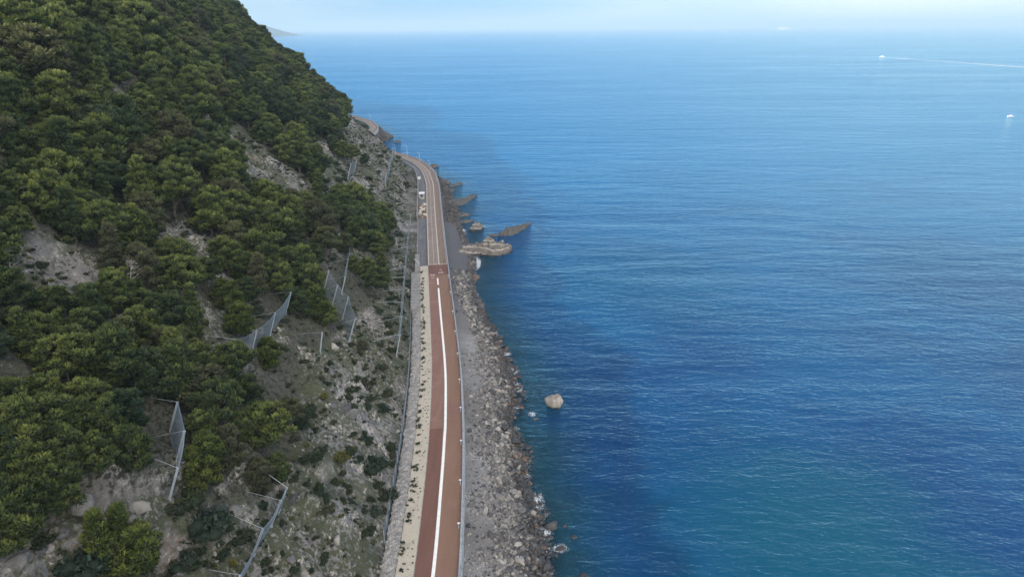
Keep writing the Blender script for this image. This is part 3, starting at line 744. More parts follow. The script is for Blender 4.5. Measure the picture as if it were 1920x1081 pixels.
NETF = [[(317,938),(330,868),(318,812)], [(430,1130),(474,1040),(508,985),(520,960)], [(428,688),(470,668),(505,632),(535,590)], [(606,548),(622,575),(642,597),(654,640)], [(600,662)], [(640,552),(646,516),(651,482)], [(609,444),(617,428)], [(648,240),(654,238)]]
kz = []
for f in NETF:
    hp = [np.array(hit(*a)) for a in f]
    for p0, p1 in zip(hp, hp[1:] or hp):
        for k in np.linspace(0, 1, 7): kz.append(p0+(p1-p0)*k)
kz = np.array(kz)
def clear_of_nets(t):
    dx = t[0]-kz[:, 0]; dy = t[1]-kz[:, 1]; e = t[3]
    return t[7] is not None or not ((np.abs(dy) < 2.2+e) & (dx > -1.6) & (dx < 4.6+1.5*e)).any()
trees = [t for t in trees if clear_of_nets(t)]
TP = np.array([t[:3] for t in trees]); tpx, tpy, tdz = proj(TP+[0, 0, 4])
sc_ = np.array([t[3] for t in trees]); size = sc_/np.maximum(tdz, 20)
inf = (tpx > -30) & (tpx < 1950) & (tpy > -40) & (tpy < 1110) & (tdz > 0)
vis = visible(TP, 6.0) & inf
score = np.where(vis, size, 0)+np.where([t[7] is not None for t in trees], 10., 0)
rank = np.argsort(-score)[:292]

LM = [((345,850),'the net at the lower left'), ((500,960),'the net at the bottom of the slope'), ((480,640),'the long net in mid slope'), ((110,485),'the pale bare bank at the left'), ((320,455),'the small grey patch in mid wood'),
      ((410,425),'the green capped rock edge'), ((385,515),'the narrow bare gully'), ((480,310),'the bare rock spine'), ((240,195),'the grey slab high in the wood'), ((110,145),'the small bare slab at the upper left'),
      ((160,565),'the speckled clearing at the left'), ((230,930),'the layered rock face at the lower left'), ((640,560),'the stepped net'), ((640,290),'the far rocky slope'), ((500,70),'the skyline above the headland'), ((640,200),'the skyline above the far corner'), ((10,10),'the top left corner of the picture'), ((250,10),'the top edge of the wood'),
      ((30,700),'the left edge halfway down'), ((20,900),'the left edge above the rock face'), ((200,760),'the thick lower wood'), ((250,330),'the heart of the upper wood')]
ORD = ['closest', 'second closest', 'third closest', 'fourth closest', 'fifth closest', 'sixth closest', 'seventh closest', 'eighth closest', 'ninth closest', 'tenth closest', 'eleventh closest', 'twelfth closest']
def lm_labels(pts, noun, descr, lms, tail='in the wood about'):
    out_ = {}; buckets = {}
    for i, (a, b_) in pts.items():
        dd = [math.hypot(a-l[0][0], b_-l[0][1]) for l in lms]; k = int(np.argmin(dd)); buckets.setdefault(k, []).append((dd[k], i))
    for k, l in buckets.items():
        l.sort()
        for n_, (_, i) in enumerate(l):
            if n_ < len(ORD): out_[i] = '%s %s, %s to %s' % (descr(i), noun, ORD[n_], lms[k][1])
            else: out_[i] = '%s %s %s %s' % (descr(i), noun, tail, lms[k][1])
    return out_
def pdesc(i):
    k = KINDS[trees[i][4]]; s = trees[i][3]
    return ('small ' if s < .72 else 'large ' if s > 1.1 else '')+{'round': 'round crowned', 'loose': 'loose crowned', 'cone': 'pointed', 'umbrella': 'flat topped'}[k]
plab = lm_labels({int(i): (tpx[i], tpy[i]) for i in rank if trees[int(i)][7] is None}, 'pine', pdesc, LM)
crown_y = {}
used = set()
for i in sorted(rank, key=lambda q: trees[int(q)][6] == 'y'):
    i = int(i); x, y_, z, s, v, rz, mt, lb = trees[i]
    t = thing('pine_tree', lb or plab[i], 'pine tree', (x, y_, z), 'pines on the hillside', rz); t.scale = (s, s, s*random.uniform(.9, 1.12))
    tr, cr = PINES[v]
    if v in used: tr = tr.copy(); col.objects.link(tr); cr = cr.copy(); col.objects.link(cr)
    used.add(v); tr.parent = t; cr.parent = t
    if mt == 'y':
        if v not in crown_y:
            me = cr.data.copy(); me.materials.clear(); me.materials.append(m_pine_y); crown_y[v] = me
        cr.data = crown_y[v]
assert len(used) == NP
# first copies must keep the plain crown mesh for scattering
src_cr = []; src_tr = []
for tr, cr in PINES: src_cr.append(cr); src_tr.append(tr)

def gn_scatter(name, P, rot, scl, idx, lists, kind='stuff'):
    """one object: points with instances of existing parts"""
    me = bpy.data.meshes.new(name); me.vertices.add(len(P)); me.vertices.foreach_set('co', np.asarray(P, np.float32).ravel())
    a = me.attributes.new('rot', 'FLOAT_VECTOR', 'POINT'); a.data.foreach_set('vector', np.asarray(rot, np.float32).ravel())
    a = me.attributes.new('scl', 'FLOAT_VECTOR', 'POINT'); a.data.foreach_set('vector', np.asarray(scl, np.float32).ravel())
    a = me.attributes.new('idx', 'INT', 'POINT'); a.data.foreach_set('value', np.asarray(idx, np.int32))
    o = link(name, me); g = bpy.data.node_groups.new(name, 'GeometryNodeTree')
    g.interface.new_socket('Geometry', in_out='INPUT', socket_type='NodeSocketGeometry'); g.interface.new_socket('Geometry', in_out='OUTPUT', socket_type='NodeSocketGeometry')
    gi = g.nodes.new('NodeGroupInput'); go = g.nodes.new('NodeGroupOutput'); jo = g.nodes.new('GeometryNodeJoinGeometry')
    def na(nm, ty):
        n = g.nodes.new('GeometryNodeInputNamedAttribute'); n.data_type = ty; n.inputs['Name'].default_value = nm; return n.outputs[0]
    ri = na('rot', 'FLOAT_VECTOR'); si = na('scl', 'FLOAT_VECTOR'); ii = na('idx', 'INT')
    e2r = g.nodes.new('FunctionNodeEulerToRotation'); g.links.new(ri, e2r.inputs[0])
    for objs in lists:
        for k, ob in enumerate(objs):
            oi = g.nodes.new('GeometryNodeObjectInfo'); oi.transform_space = 'ORIGINAL'; oi.inputs['Object'].default_value = ob; oi.inputs['As Instance'].default_value = True
            cp = g.nodes.new('FunctionNodeCompare'); cp.data_type = 'INT'; cp.operation = 'EQUAL'
            A = [s for s in cp.inputs if s.type == 'INT']; g.links.new(ii, A[0]); A[1].default_value = k
            ip = g.nodes.new('GeometryNodeInstanceOnPoints')
            g.links.new(gi.outputs[0], ip.inputs['Points']); g.links.new(cp.outputs[0], ip.inputs['Selection']); g.links.new(oi.outputs['Geometry'], ip.inputs['Instance'])
            g.links.new(e2r.outputs[0], ip.inputs['Rotation']); g.links.new(si, ip.inputs['Scale']); g.links.new(ip.outputs[0], jo.inputs[0])
    g.links.new(jo.outputs[0], go.inputs[0])
    md = o.modifiers.new('scatter', 'NODES'); md.node_group = g
    return tag(o, kind=kind)
rs = set(int(i) for i in rank)
rest = [t for i, t in enumerate(trees) if i not in rs]
# plain crown objects to instance from
plain_cr = src_cr
wd = gn_scatter('pine_wood', [t[:3] for t in rest], [(0, 0, t[5]) for t in rest], [(t[3],)*3 for t in rest], [t[4] for t in rest], [plain_cr, src_tr])
tag(wd, 'dense wood of dark green pines covering the upper hillside', 'wood')

# ------------------------------------------------------------------ dead trees
DEAD = [(242,540,1.0,'on the dotted slope below the pale bank'), (200,330,.9,'with tangled twigs at the upper left'), (18,385,1.0,'at the left edge of the wood'), (230,640,.9,'arching over dark pines in the lower wood'), (395,615,.8,'above the long net in mid slope'),
        (330,895,.7,'beside the lower left net'), (385,850,.7,'behind the column of bright pines'), (455,795,.9,'lying across the slope right of the pines'), (268,60,.9,'high in the wood under the top edge'), (375,85,.9,'in the wood below the skyline'), (425,200,.9,'right of the umbrella pines in the upper wood'),
        (285,80,.8,'left of the small grey patch near the skyline'), (540,200,.8,'on the upper headland'), (155,420,.8,'above the pale bank'), (240,300,1.2,'tall with bare trunk in mid wood'), (410,570,.7,'left of the bright twin pine'), (470,215,.7,'above the rock spine'), (20,520,.9,'at left below the pale bank')]
for k, (a, b_, s, lb) in enumerate(DEAD):
    p = hit(a, b_); r = random.Random(k); mb = MB(); h = 5.2
    tip = Vector((r.uniform(-.3, 1.6), r.uniform(-1, 1), h)); tp = limb_pts((0, 0, -.5), tip, .2, 5, r); 
    t = thing('dead_tree', 'bare grey dead tree '+lb, 'dead tree', p, 'dead trees in the wood'); t.scale = (s*.72,)*3
    mb.tube(tp, .13, 5, .03); mb.build('trunk', m_dead, t)
    mb = MB()
    for j in range(26):
        q = r.uniform(.3, .98); st = tp[0].lerp(tip, q); an = r.uniform(0, 6.28); L_ = (1.15-q)*2.6+.3
        e = st+Vector((math.cos(an)*L_, math.sin(an)*L_, r.uniform(-.2, .9)*L_*.7)); lp = limb_pts(st, e, .12, 3, r); mb.tube(lp, .035, 4, .01)
        for _ in range(4):
            s2 = lp[r.randint(1, 3)]; e2 = s2+Vector((r.uniform(-.6, .6), r.uniform(-.6, .6), r.uniform(-.1, .6))); mb.tube([s2, e2], .016, 3, .006)
    mb.build('branches', m_dead, t)

# ------------------------------------------------------------------ shrubs
BM = [make_bush(300+i, m_bush) for i in range(5)]
BY = make_bush(320, m_bush_y, 1.0, .9, 12); BB = make_bush(321, m_bush_b, 1.0, .9, 12); BD = make_bush(322, m_bush_y, .5, .35, 4, .12, 200)
NS = 19000
cy = rng.uniform(40, 560, NS); cu = rng.uniform(4.5, 125, NS); cx = XL(cy)-cu/CS(cy)
k_ = (cu > TOE(cy)+.8); cx, cy, cu = cx[k_], cy[k_], cu[k_]
cz = H(cx, cy); Pq = np.stack([cx, cy, cz], -1); px, py, dz = proj(Pq); r_, p_ = opn(px, py)
den = fbm(cx/11, cy/11, 3, 91)
okk = (p_ & (den > np.where(py > 560, -.34, -.2))) | (~p_ & (rng.random(len(cx)) < .55))
okk &= (px > -60) & (px < 900) & (py < 1150)
idx = np.where(okk)[0]
ssz = np.clip(rng.lognormal(-.75, .42, len(cx)), .22, 1.5)*np.where(py > 620, 1.15, 1.3)
vv = visible(Pq[idx], 1.0); scr = np.where(vv & r_[idx], ssz[idx]/dz[idx], 0); rk = idx[np.argsort(-scr)[:255]]
SL = [((345,850),'the net at the lower left'), ((500,960),'the lowest net'), ((637,850),'the round yellow bush'), ((655,775),'the pale boulder on the slope'), ((600,790),'the smooth grey scree patch'), ((745,900),'the thin fence by the stone wall'),
      ((700,1020),'the dark stony channel'), ((750,600),'the lower end of the roadside net'), ((765,430),'the upper end of the roadside net'), ((605,640),'the single propped post'), ((660,600),'the right end of the stepped net'), ((640,520),'the leaning net above the stepped net'), ((735,400),'the quarried grey face'), ((700,320),'the far rocky slope'),
      ((230,960),'the layered rock face'), ((420,1050),'the bottom left scree'), ((600,980),'the bottom grey rock slope'), ((650,920),'the dense green patch above the channel'), ((560,720),'the scree under the bright round pine'), ((720,750),'the stone wall in mid slope')]
def sdesc(i): return ('large ' if ssz[i] > 1.1 else 'low ' if ssz[i] < .75 else '')+'green'
slab = lm_labels({int(i): (px[i], py[i]) for i in rk}, 'shrub', sdesc, SL, 'on the open slope about')
shr0 = []
for n_, i in enumerate(rk):
    i = int(i); v = n_ % 5
    o = link('shrub', BM[v]); o.location = (cx[i], cy[i], cz[i]-.12); s = ssz[i]; o.scale = (s*random.uniform(.9, 1.3), s*random.uniform(.9, 1.3), s*random.uniform(.7, 1.0)); o.rotation_euler.z = random.uniform(0, 6.28)
    tag(o, slab[i], 'shrub', 'shrubs on the open slope')
    if n_ < 5: shr0.append(o)
sp_ = [(637,862,1.35,BY,'round bright yellow green bush alone on the open slope'), (385,1000,2.6,BB,'big blue green bush under the layered rock face'), (150,1075,2.2,BB,'blue green bush left of the lower left clump of pines'), (340,1060,1.6,BM[2],'dark bush on the scree under the layered rock face'),
       (365,1040,1.4,BM[1],'dark bush right of the other on the scree under the rock face'), (585,850+10,1.0,BM[3],'dark bush left of the round yellow bush'), (560,790,2.4,BM[0],'wide dark green mound below the pines at the scree edge'), (605,745,1.0,BY,'small yellow green bush above the scree patch'),
       (738,975,1.2,BM[4],'dark round bush against the thin fence at the bottom'), (345,950,2.0,BM[2],'dark green bush on the ledge by the lower left net'), (735,660,1.4,BM[1],'dark bush below the end of the long roadside net'), (580,770,1.5,BM[3],'dark bush above the smooth scree patch'), (655,850,1.6,BM[4],'dark green bush right of the round yellow bush'),
       (677,650,1.6,BM[0],'dark bush between the stepped net and the roadside net'), (700,880,2.2,BM[2],'dense bush in the green patch above the stony channel'), (725,935,2.0,BM[1],'dense bush at the lower right of the green patch by the fence')]
for a, b_, s, me, lb in sp_:
    p = hit(a, b_); o = link('shrub', me, None, (p.x, p.y, p.z-.2)); o.scale = (s, s, s*.9); tag(o, lb, 'shrub', 'shrubs on the open slope')
rk_s = set(int(i) for i in rk); rest = [i for i in idx if int(i) not in rk_s]
o = gn_scatter('low_scrub', Pq[rest]-[0, 0, .1], [(0, 0, a) for a in rng.uniform(0, 6.28, len(rest))], np.stack([ssz[rest]]*2+[ssz[rest]*.75], -1)*.8, rng.integers(0, 5, len(rest)), [shr0])
tag(o, 'low dark green scrub scattered over the stony slope', 'scrub')
# herbs: tiny tussocks between the shrubs
hb = link('herb_tussock', BD); p = hit(640, 905); hb.location = p; tag(hb, 'tiny yellow green tussock on the open slope below the round yellow bush', 'plant')
m_ = (p_ & (fbm(cx/7, cy/7, 2, 95) > -.25) & (py < 1150) & (px > -60)); ih = np.where(m_)[0]
jx = cx[ih]+rng.uniform(-2, 2, len(ih)); jy = cy[ih]+rng.uniform(-2, 2, len(ih)); jz = H(jx, jy)
okh = ((XL(jy)-jx)*CS(jy) > TOE(jy)+.8)
hb2 = link('herb_tussock', make_bush(330, m_bush, .5, .3, 4, .12, 200)); p = hit(660, 935); hb2.location = p; tag(hb2, 'tiny dark green tussock on the open slope above the stony channel', 'plant')
nn = int(okh.sum()); hs = rng.uniform(.5, 1.3, nn)
o = gn_scatter('herb_cover', np.stack([jx, jy, jz], -1)[okh], [(0, 0, a) for a in rng.uniform(0, 6.28, nn)], np.stack([hs]*3, -1), (rng.random(nn) < .8).astype(int), [[hb, hb2]])
tag(o, 'thin herbs growing between the stones of the slope', 'herbs')

# ------------------------------------------------------------------ plants in the sandy strip
PM = [make_bush(340+i, m_bush, .30, .26, 4, .09, 900) for i in range(3)]
rows = []
yv = 58.0
while yv < 190:
    for o_ in (-2.05, -1.75):
        if random.random() < .42: rows.append((yv+random.uniform(-.5, .5), o_+random.uniform(-.2, .2), random.uniform(.8, 1.7)))
    for o_ in (-1.3, -.9, -.5):
        if random.random() < .55 and yv < 140: rows.append((yv+random.uniform(-.4, .4), o_+random.uniform(-.15, .15), random.uniform(.28, .55)))
    yv += 1.35
rows = rows[:298]
rl = []
for n_, (a, o_, s) in enumerate(rows):
    p = off(np.array([a]), o_, 3.94)[0]; o = link('strip_plant', PM[n_ % 3], None, tuple(p)); o.scale = (s, s, s*.9); o.rotation_euler.z = random.uniform(0, 6.28)
    rl.append((o, p, o_))
SPL = [(proj(off(np.array([yv]), -1.2, 4.0)[0])[:2], nm) for yv, nm in ((60, 'the bottom edge of the picture'), (78, 'the bollard light nearest the bottom edge'), (88, 'the second bollard light up from the bottom'), (98, 'the third bollard light up from the bottom'), (104, 'the colour change of the asphalt'), (111, 'the pale bands on the asphalt'), (125, 'the wall end of the thin mesh fence'), (140, 'the middle of the strip'), (155, 'the start of the smooth concrete wall'), (170, 'the gap in the centre line'), (186, 'the cycle symbols'))]
q_ = {i: tuple(float(c) for c in proj(p)[:2]) for i, (o, p, o_) in enumerate(rl)}
d1 = lm_labels({i: v for i, v in q_.items() if rl[i][2] < -1.5}, 'round strip plant', lambda i: 'dark', SPL, 'in the landward row about')
d2 = lm_labels({i: v for i, v in q_.items() if rl[i][2] >= -1.5}, 'strip plant', lambda i: 'tiny dark', SPL, 'near the asphalt about')
for i, (o, p, o_) in enumerate(rl): tag(o, d1.get(i) or d2.get(i), 'plant', 'plants of the landward row' if o_ < -1.5 else 'plants of the roadside half')

# ------------------------------------------------------------------ rocks
def rock_mesh(seed, sub=ICO3, cuts=9, fl=.75, amp=.16):
    r = np.random.default_rng(seed); V, F = sub; V = V.copy()
    for _ in range(cuts):
        d = r.normal(size=3); d /= np.linalg.norm(d); lim = r.uniform(.55, .85); k = V @ d; V -= np.maximum(k-lim, 0)[:, None]*d
    n = amp*fbm(V[:, 0]*1.7+seed, V[:, 1]*1.7+V[:, 2]*1.3, 3, seed); V *= (1+n)[:, None]; V *= [1+r.uniform(-.15, .35), 1, fl+r.uniform(-.15, .1)]
    return mesh('boulder', V, F, m_rock, False)
RK = [rock_mesh(500+i) for i in range(9)]
RKs = [rock_mesh(520+i, ICO2, 7) for i in range(4)]
NR = 44000
cy = 40+rng.random(NR)**1.5*500; x0 = XL(cy)+(ROADW+.5)/CS(cy); wd_ = WX(cy)-x0
t = np.concatenate([rng.beta(3.0, 1.3, NR//2)*1.22, rng.beta(1.7, 1.9, NR-NR//2)*1.15]); t = rng.permutation(t)
cx = x0+t*wd_; cz = BZ(cx, cy)
sz = np.clip(rng.lognormal(-1.5, .55, NR), .09, 1.05)*(.58+.45*np.clip(t, 0, 1.1)**1.6)
sz = np.where(cy > 150, sz*1.12, sz)
gr = fbm(cx/6, cy/9, 2, 99)
okk = (rng.random(NR) < np.where(t > .38, 1.0, np.where(gr > -.05, .75, .30))) & ~((cy > 196) & (cy < 250) & (t < .86)) & ~((cy > 138) & (cy < 160) & (t < .35))
okk &= ~((t > 1.0) & (rng.random(NR) > .75))
idx = np.where(okk)[0]
Pq = np.stack([cx, cy, cz+.12*sz], -1); px, py, dz = proj(Pq)
scr = np.where((py[idx] < 1095) & (px[idx] > 0), sz[idx]/dz[idx], 0); rk = idx[np.argsort(-scr)[:280]]
BL = [((885,1060),'the sea wall at the very bottom'), ((950,1060),'the bottom middle of the shingle'), ((1010,1060),'the waterline at the very bottom'), ((1000,1000),'the waterline beside the foam patch'), ((900,990),'the upper shingle near the bottom'), ((945,960),'the middle of the near beach'), ((985,940),'the rusty rocks at the waterline'), ((920,900),'the grey sand below the wall'), ((975,890),'the shore bulge above the rusty rocks'),
      ((955,840),'the shoreline below the lone sea boulder'), ((910,830),'the shingle level with the red asphalt joint'), ((965,780),'the shore opposite the lone sea boulder'), ((905,760),'the shingle level with the pale asphalt bands'), ((955,730),'the shore just above the lone sea boulder'), ((900,690),'the narrow shingle in mid picture'), ((940,670),'the waterline in mid picture'), ((915,630),'the brown point of the shore'), ((885,590),'the dark rocky bend of shore'), ((870,540),'the dark pebbles below the cycle symbols')]
def rdesc(i): return ('huge ' if sz[i] > 1.15 else 'big ' if sz[i] > .8 else '')+('wet dark' if t[i] > .93 else 'grey')
rlab = lm_labels({int(i): (px[i], py[i]) for i in rk}, 'boulder', rdesc, BL, 'in the heap about')
rk0 = []
for n_, i in enumerate(rk):
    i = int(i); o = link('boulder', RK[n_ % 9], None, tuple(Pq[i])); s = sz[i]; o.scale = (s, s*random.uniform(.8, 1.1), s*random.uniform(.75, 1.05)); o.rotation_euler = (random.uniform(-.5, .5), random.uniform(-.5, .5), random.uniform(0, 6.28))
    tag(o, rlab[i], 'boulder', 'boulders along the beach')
    if n_ < 9: rk0.append(o)
ks = set(int(i) for i in rk); rest = np.array([i for i in idx if int(i) not in ks])
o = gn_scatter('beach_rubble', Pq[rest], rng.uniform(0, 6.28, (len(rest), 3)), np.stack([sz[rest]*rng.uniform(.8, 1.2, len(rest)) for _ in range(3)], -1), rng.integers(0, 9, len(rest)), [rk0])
tag(o, 'grey stones and rubble heaped along the beach', 'rubble')
# scree on the hillside
NR = 9000
cy = 42+rng.random(NR)**1.3*420; cu = rng.uniform(4.6, 80, NR); cx = XL(cy)-cu/CS(cy); cz = H(cx, cy); Pq = np.stack([cx, cy, cz], -1); px, py, dz = proj(Pq); r_, p_ = opn(px, py)
okk = p_ & (cu > TOE(cy)+.6) & (fbm(cx/8, cy/8, 2, 103) > -.1) & (px > -50); idx = np.where(okk)[0]; s3 = np.clip(rng.lognormal(-1.75, .5, NR), .07, .75)
o = gn_scatter('hillside_scree', Pq[idx], rng.uniform(0, 6.28, (len(idx), 3)), np.stack([s3[idx]]*3, -1), rng.integers(0, 9, len(idx)), [rk0])
tag(o, 'loose grey stones lying on the open slope', 'scree')
for a, b_, s, lb in [(655,778,1.5,'pale boulder with a flat face on the open slope'), (648,766,1.1,'pale block leaning on the flat faced boulder'), (700,705,.8,'whitish stone above the green band of the slope'), (628,652,1.2,'pale rock below the single propped post'), (645,648,.8,'whitish rock right of the one under the propped post'),
                  (757,775,.9,'pinkish rock against the stone wall'), (745,810,.7,'white stone by the thin fence'), (730,800,.8,'long pale stone upslope of the thin fence'), (150,945,1.3,'large grey block at the top of the lower left rock face'), (160,1000,1.0,'white block fallen under the lower left rock face'), (70,1035,1.1,'white block at the left end of the rock band'), (625,760,.9,'pale knob of rock in the scree'), (262,955,1.2,'square grey block at the right end of the layered rock face'), (225,985,.9,'tilted pale slab below the layered rock face'), (120,1000,.8,'pale block in the middle of the rock band'), (95,1020,.7,'small pale block left of the middle of the rock band'), (30,1055,1.0,'broad pale block in the bottom left corner'), (180,970,.9,'pale ledge block under the large grey block'), (440,960,1.3,'brown layered block right of the big blue green bush'), (410,955,1.0,'grey block just left of the brown layered block'), (550,935,.8,'grey rock by the top of the bottom net'), (610,905,.6,'small pale rock below the round yellow bush'), (590,1010,.8,'grey rock in the bottom scree'), (545,1050,.9,'grey rock at the bottom edge right of the bottom net'), (385,520,1.0,'pale rock in the narrow bare gully'), (715,385,1.6,'pale rock on the rim of the quarried face')]:
    p = hit(a, b_); o = link('slope_rock', RK[random.randrange(9)], None, tuple(p)); o.scale = (s, s*.8, s); o.rotation_euler = (random.uniform(-.4, .4), .3, random.uniform(0, 6)); tag(o, lb, 'rock', 'larger rocks on the slope')

# ------------------------------------------------------------------ sea rocks
def searock(name, pts, hts, wds, mat, label, cat='sea rock', seed=1, n=26, m=14, group='rocks standing in the sea'):
    """a broken ridge of angular masses along a plan polyline, one mesh"""
    r = np.random.default_rng(seed); pts = np.array(pts, float); k = np.linspace(0, 1, len(pts)); L_ = np.hypot(*np.diff(pts, axis=0).T).sum()
    cnt = max(5, int(L_/max(.5, np.mean(wds)*.42))); Vs = []; Fs = []; nb = 0
    dirv = pts[-1]-pts[0]; dirv /= np.linalg.norm(dirv)+1e-9; org = pts.mean(0)
    for i in range(cnt*2):
        t = (i//2+.5)/cnt+r.uniform(-.3, .3)/cnt; t = min(1, max(0, t)); c = np.array([np.interp(t, k, pts[:, 0]), np.interp(t, k, pts[:, 1])])
        h = np.interp(t, np.linspace(0, 1, len(hts)), hts); wv = np.interp(t, np.linspace(0, 1, len(wds)), wds)
        side = -1 if i % 2 else 1; low = side < 0
        V, F = ICO3; V = V.copy()
        for _ in range(8):
            d = r.normal(size=3); d[2] = abs(d[2]); d /= np.linalg.norm(d); V -= np.maximum(V @ d-r.uniform(.6, .9), 0)[:, None]*d
        V *= (1+.30*fbm(V[:, 0]*1.8+seed+i, V[:, 1]*1.8+V[:, 2]*1.7, 4, seed, .62))[:, None]
        V *= [wv*r.uniform(.8, 1.15)*1.15, wv*r.uniform(.55, .8), h*r.uniform(.8, 1.2)*(.6 if low else 1.0)]
        V = V @ np.array([[dirv[0], dirv[1], 0], [-dirv[1], dirv[0], 0], [0, 0, 1]])
        nrm = np.array([-dirv[1], dirv[0]]); c2 = c+nrm*(wv*(-.42 if low else .15)); V += [c2[0]-org[0], c2[1]-org[1], -.05*h]
        # weathered ledges
        q = (V[:, 2]+.25*V[:, 0]*0+.3*fbm(V[:, 0]/3, V[:, 1]/3, 2, seed))*2.2/max(.6, h/2.4); V[:, 1] += .035*wv*np.sin(q*3.1)
        Vs.append(V); Fs.append(F+nb); nb += len(V)
    me = mesh(name, np.concatenate(Vs), np.concatenate(Fs), mat); o = link(name, me, None, (org[0], org[1], 0)); return tag(o, label, cat, group)
def g2(a, b_): return tuple(G(a, b_, 0)[:2])
def ci(a, b_, n=40): return None
searock('sea_rock', [g2(852,478), g2(880,474), g2(905,472), g2(930,474), g2(958,468)], [.8, 2.8, 3.2, 4.4, 3.6, 1.5], [1.4, 3.2, 3.8, 4.2, 3.2, .9], m_srock, 'big layered rock with white bands jutting from the beach', seed=3, n=70, m=30)
searock('sea_rock', [g2(936,441), g2(950,438), g2(970,431), g2(994,418)], [.6, 1.6, 2.0, 1.4, .4], [.8, 2.0, 2.6, 1.8, .5], m_drock, 'long dark rock pointing right, beyond the big layered rock', seed=5, n=50, m=22)
searock('sea_rock', [g2(918,443), g2(934,441)], [.4, .9, .4], [.5, 1.1, .5], m_drock, 'small dark rock between the big layered rock and the long dark rock', seed=8)
searock('sea_rock', [g2(884,432), g2(893,430), g2(903,427)], [1.2, 2.9, 1.4], [1., 1.9, 1.], m_srock, 'small upright pale rock left of the long dark rock', seed=6, n=30, m=16)
searock('sea_rock', [g2(828,385), g2(845,385), g2(862,380), g2(880,372), g2(892,365)], [1.4, 2.0, 1.8, 1.2, .4], [2.5, 3.6, 3.0, 1.8, .7], m_drock, 'low brown rocky spit reaching out under the bend of the road', seed=7, n=60, m=22)
for a, b_, c, d, e, lb in [(846,350,864,343,1.0,'jagged black rock close in, above the rocky spit'), (828,345,840,341,2.0,'black rock heap against the wall at the start of the bend'), (833,362,850,356,1.3,'dark rock between the heap and the rocky spit'), (855,405,880,402,1.2,'dark flat reef left under the rocky spit'), (838,396,858,400,1.4,'dark rock pile at the foot of the spit'), (858,418,884,414,1.0,'low dark reef by the cove'),
                        (810,314,818,312,1.8,'small dark stack offshore of the bend'), (741,267,749,266,1.6,'tiny dark islet off the far corner'), (724,258,732,256,2.6,'dark boulder in the water under the far corner'), (708,250,722,249,2.2,'dark rocks at the foot of the far corner'), (716,256,724,253,1.8,'second dark shore rock under the far corner'), (722,251,728,250,.8,'flat rock off the far corner')]:
    searock('sea_rock', [g2(a, b_), g2((a+c)/2, (b_+d)/2), g2(c, d)], [e*.5, e, e*.5], [.6+e*.5, 1+e*.8, .5+e*.3], m_drock, lb, seed=int(a))
# dark rocks along far shore
lone = rock_mesh(601, ICO3, 15, 1.0, .16); lone.materials.clear(); lone.materials.append(m_rock_l if 'm_rock_l' in globals() else m_rock)
def mat_lone():
    m = M('pale granite'); b = NB(m); o = b.obj(); n = b.noise(o, 2.0, 6, .6); n2 = b.noise(o, 7, 4)
    c = b.mix(b.ramp(n, .3, .7), (.17, .155, .135), (.32, .285, .25)); c = b.mix(b.ramp(n2, .6, .7), c, (.16, .14, .12))
    z = b('SeparateXYZ', {0: b.pos()}).outputs['Z']; c = b.mix(b.ramp(z, .40, .22), c, (.03, .03, .028))
    b.out(b.pbr(c, .85, b.bump(n2, .5, .1, b.bump(n, .7, .3)))); return m
lone.materials.clear(); lone.materials.append(mat_lone())
p = G(1040, 764, 0); o = link('sea_boulder', lone, None, (p[0], p[1]+1.0, .9)); o.scale = (1.62, 1.75, 2.0); o.rotation_euler = (0, .12, .5); tag(o, 'lone rounded pale boulder standing in the water off the beach', 'boulder')
for a, b_, s, lb in [(1050,1028,.62,'rusty half sunk rock ringed by foam'), (1076,1006,.5,'small sunken brown rock right of the foam ringed one'), (1094,1080,.7,'brown rock breaking the surface at the bottom edge'), (1058,985,.4,'pale sunken stone offshore'), (1183,860,.9,'sunken rock patch far off the beach'), (1005,785,.4,'small wave washed stone left below the lone boulder')]:
    p = G(a, b_, 0); o = link('shoal_rock', RK[int(a) % 9], None, (p[0], p[1], -.12 if s < .9 else -.6)); o.scale = (s*1.3, s, s); tag(o, lb, 'rock', 'low rocks off the beach')

# ------------------------------------------------------------------ surf foam and wakes
def mat_foam(scale=1.4, thr=.52):
    m = M('foam'); b = NB(m); p = b.pos(); f = b('Attribute', attribute_name='foam').outputs['Fac']
    n = b.noise(p, scale, 6, .7, 1.2); v = b('TexVoronoi', {'Vector': p, 'Scale': scale*2.2}, feature='DISTANCE_TO_EDGE').outputs[0]
    n5 = b.noise(p, scale*6, 4, .7)
    a = b.math('MULTIPLY', b.math('MULTIPLY', b.ramp(b.math('ADD', b.math('ADD', b.math('MULTIPLY', n, .6), b.math('MULTIPLY', n5, .4)), b.math('MULTIPLY', f, .42)), thr+.20, thr+.40), b.ramp(v, .26, .02)), .8)
    b.out(b('MixShader', {0: a, 1: b('BsdfTransparent').outputs[0], 2: b.pbr((.75, .79, .82), .9)}).outputs[0]); return m
m_foam = mat_foam()
y = np.arange(50, 330, .5); u = np.linspace(-1.5, 5, 14); Yq, Uq = np.meshgrid(y, u, indexing='ij'); Xq = WX(Yq)+Uq+.5*pn(Yq/3, Yq*0, 8)
me = gridmesh('sea_foam', Xq, Yq, np.full_like(Xq, .03), m_foam)
ft = np.exp(-((Uq-.7)/1.7)**2)*np.clip(.42+.95*pn(Yq/3.2, Yq*0+3.3, 12), 0, 1.15)
for yc_, am, sg in ((207, 1.6, 7), (116, .6, 3), (100, .7, 4), (82, .6, 3)): ft = np.maximum(ft, am*np.exp(-((Yq-yc_)/sg)**2-((Uq-1.0)/1.8)**2))
attr(me, 'foam', ft.ravel()); tag(link('sea_foam', me), 'thin white surf foam along the waterline', 'foam', kind='stuff')
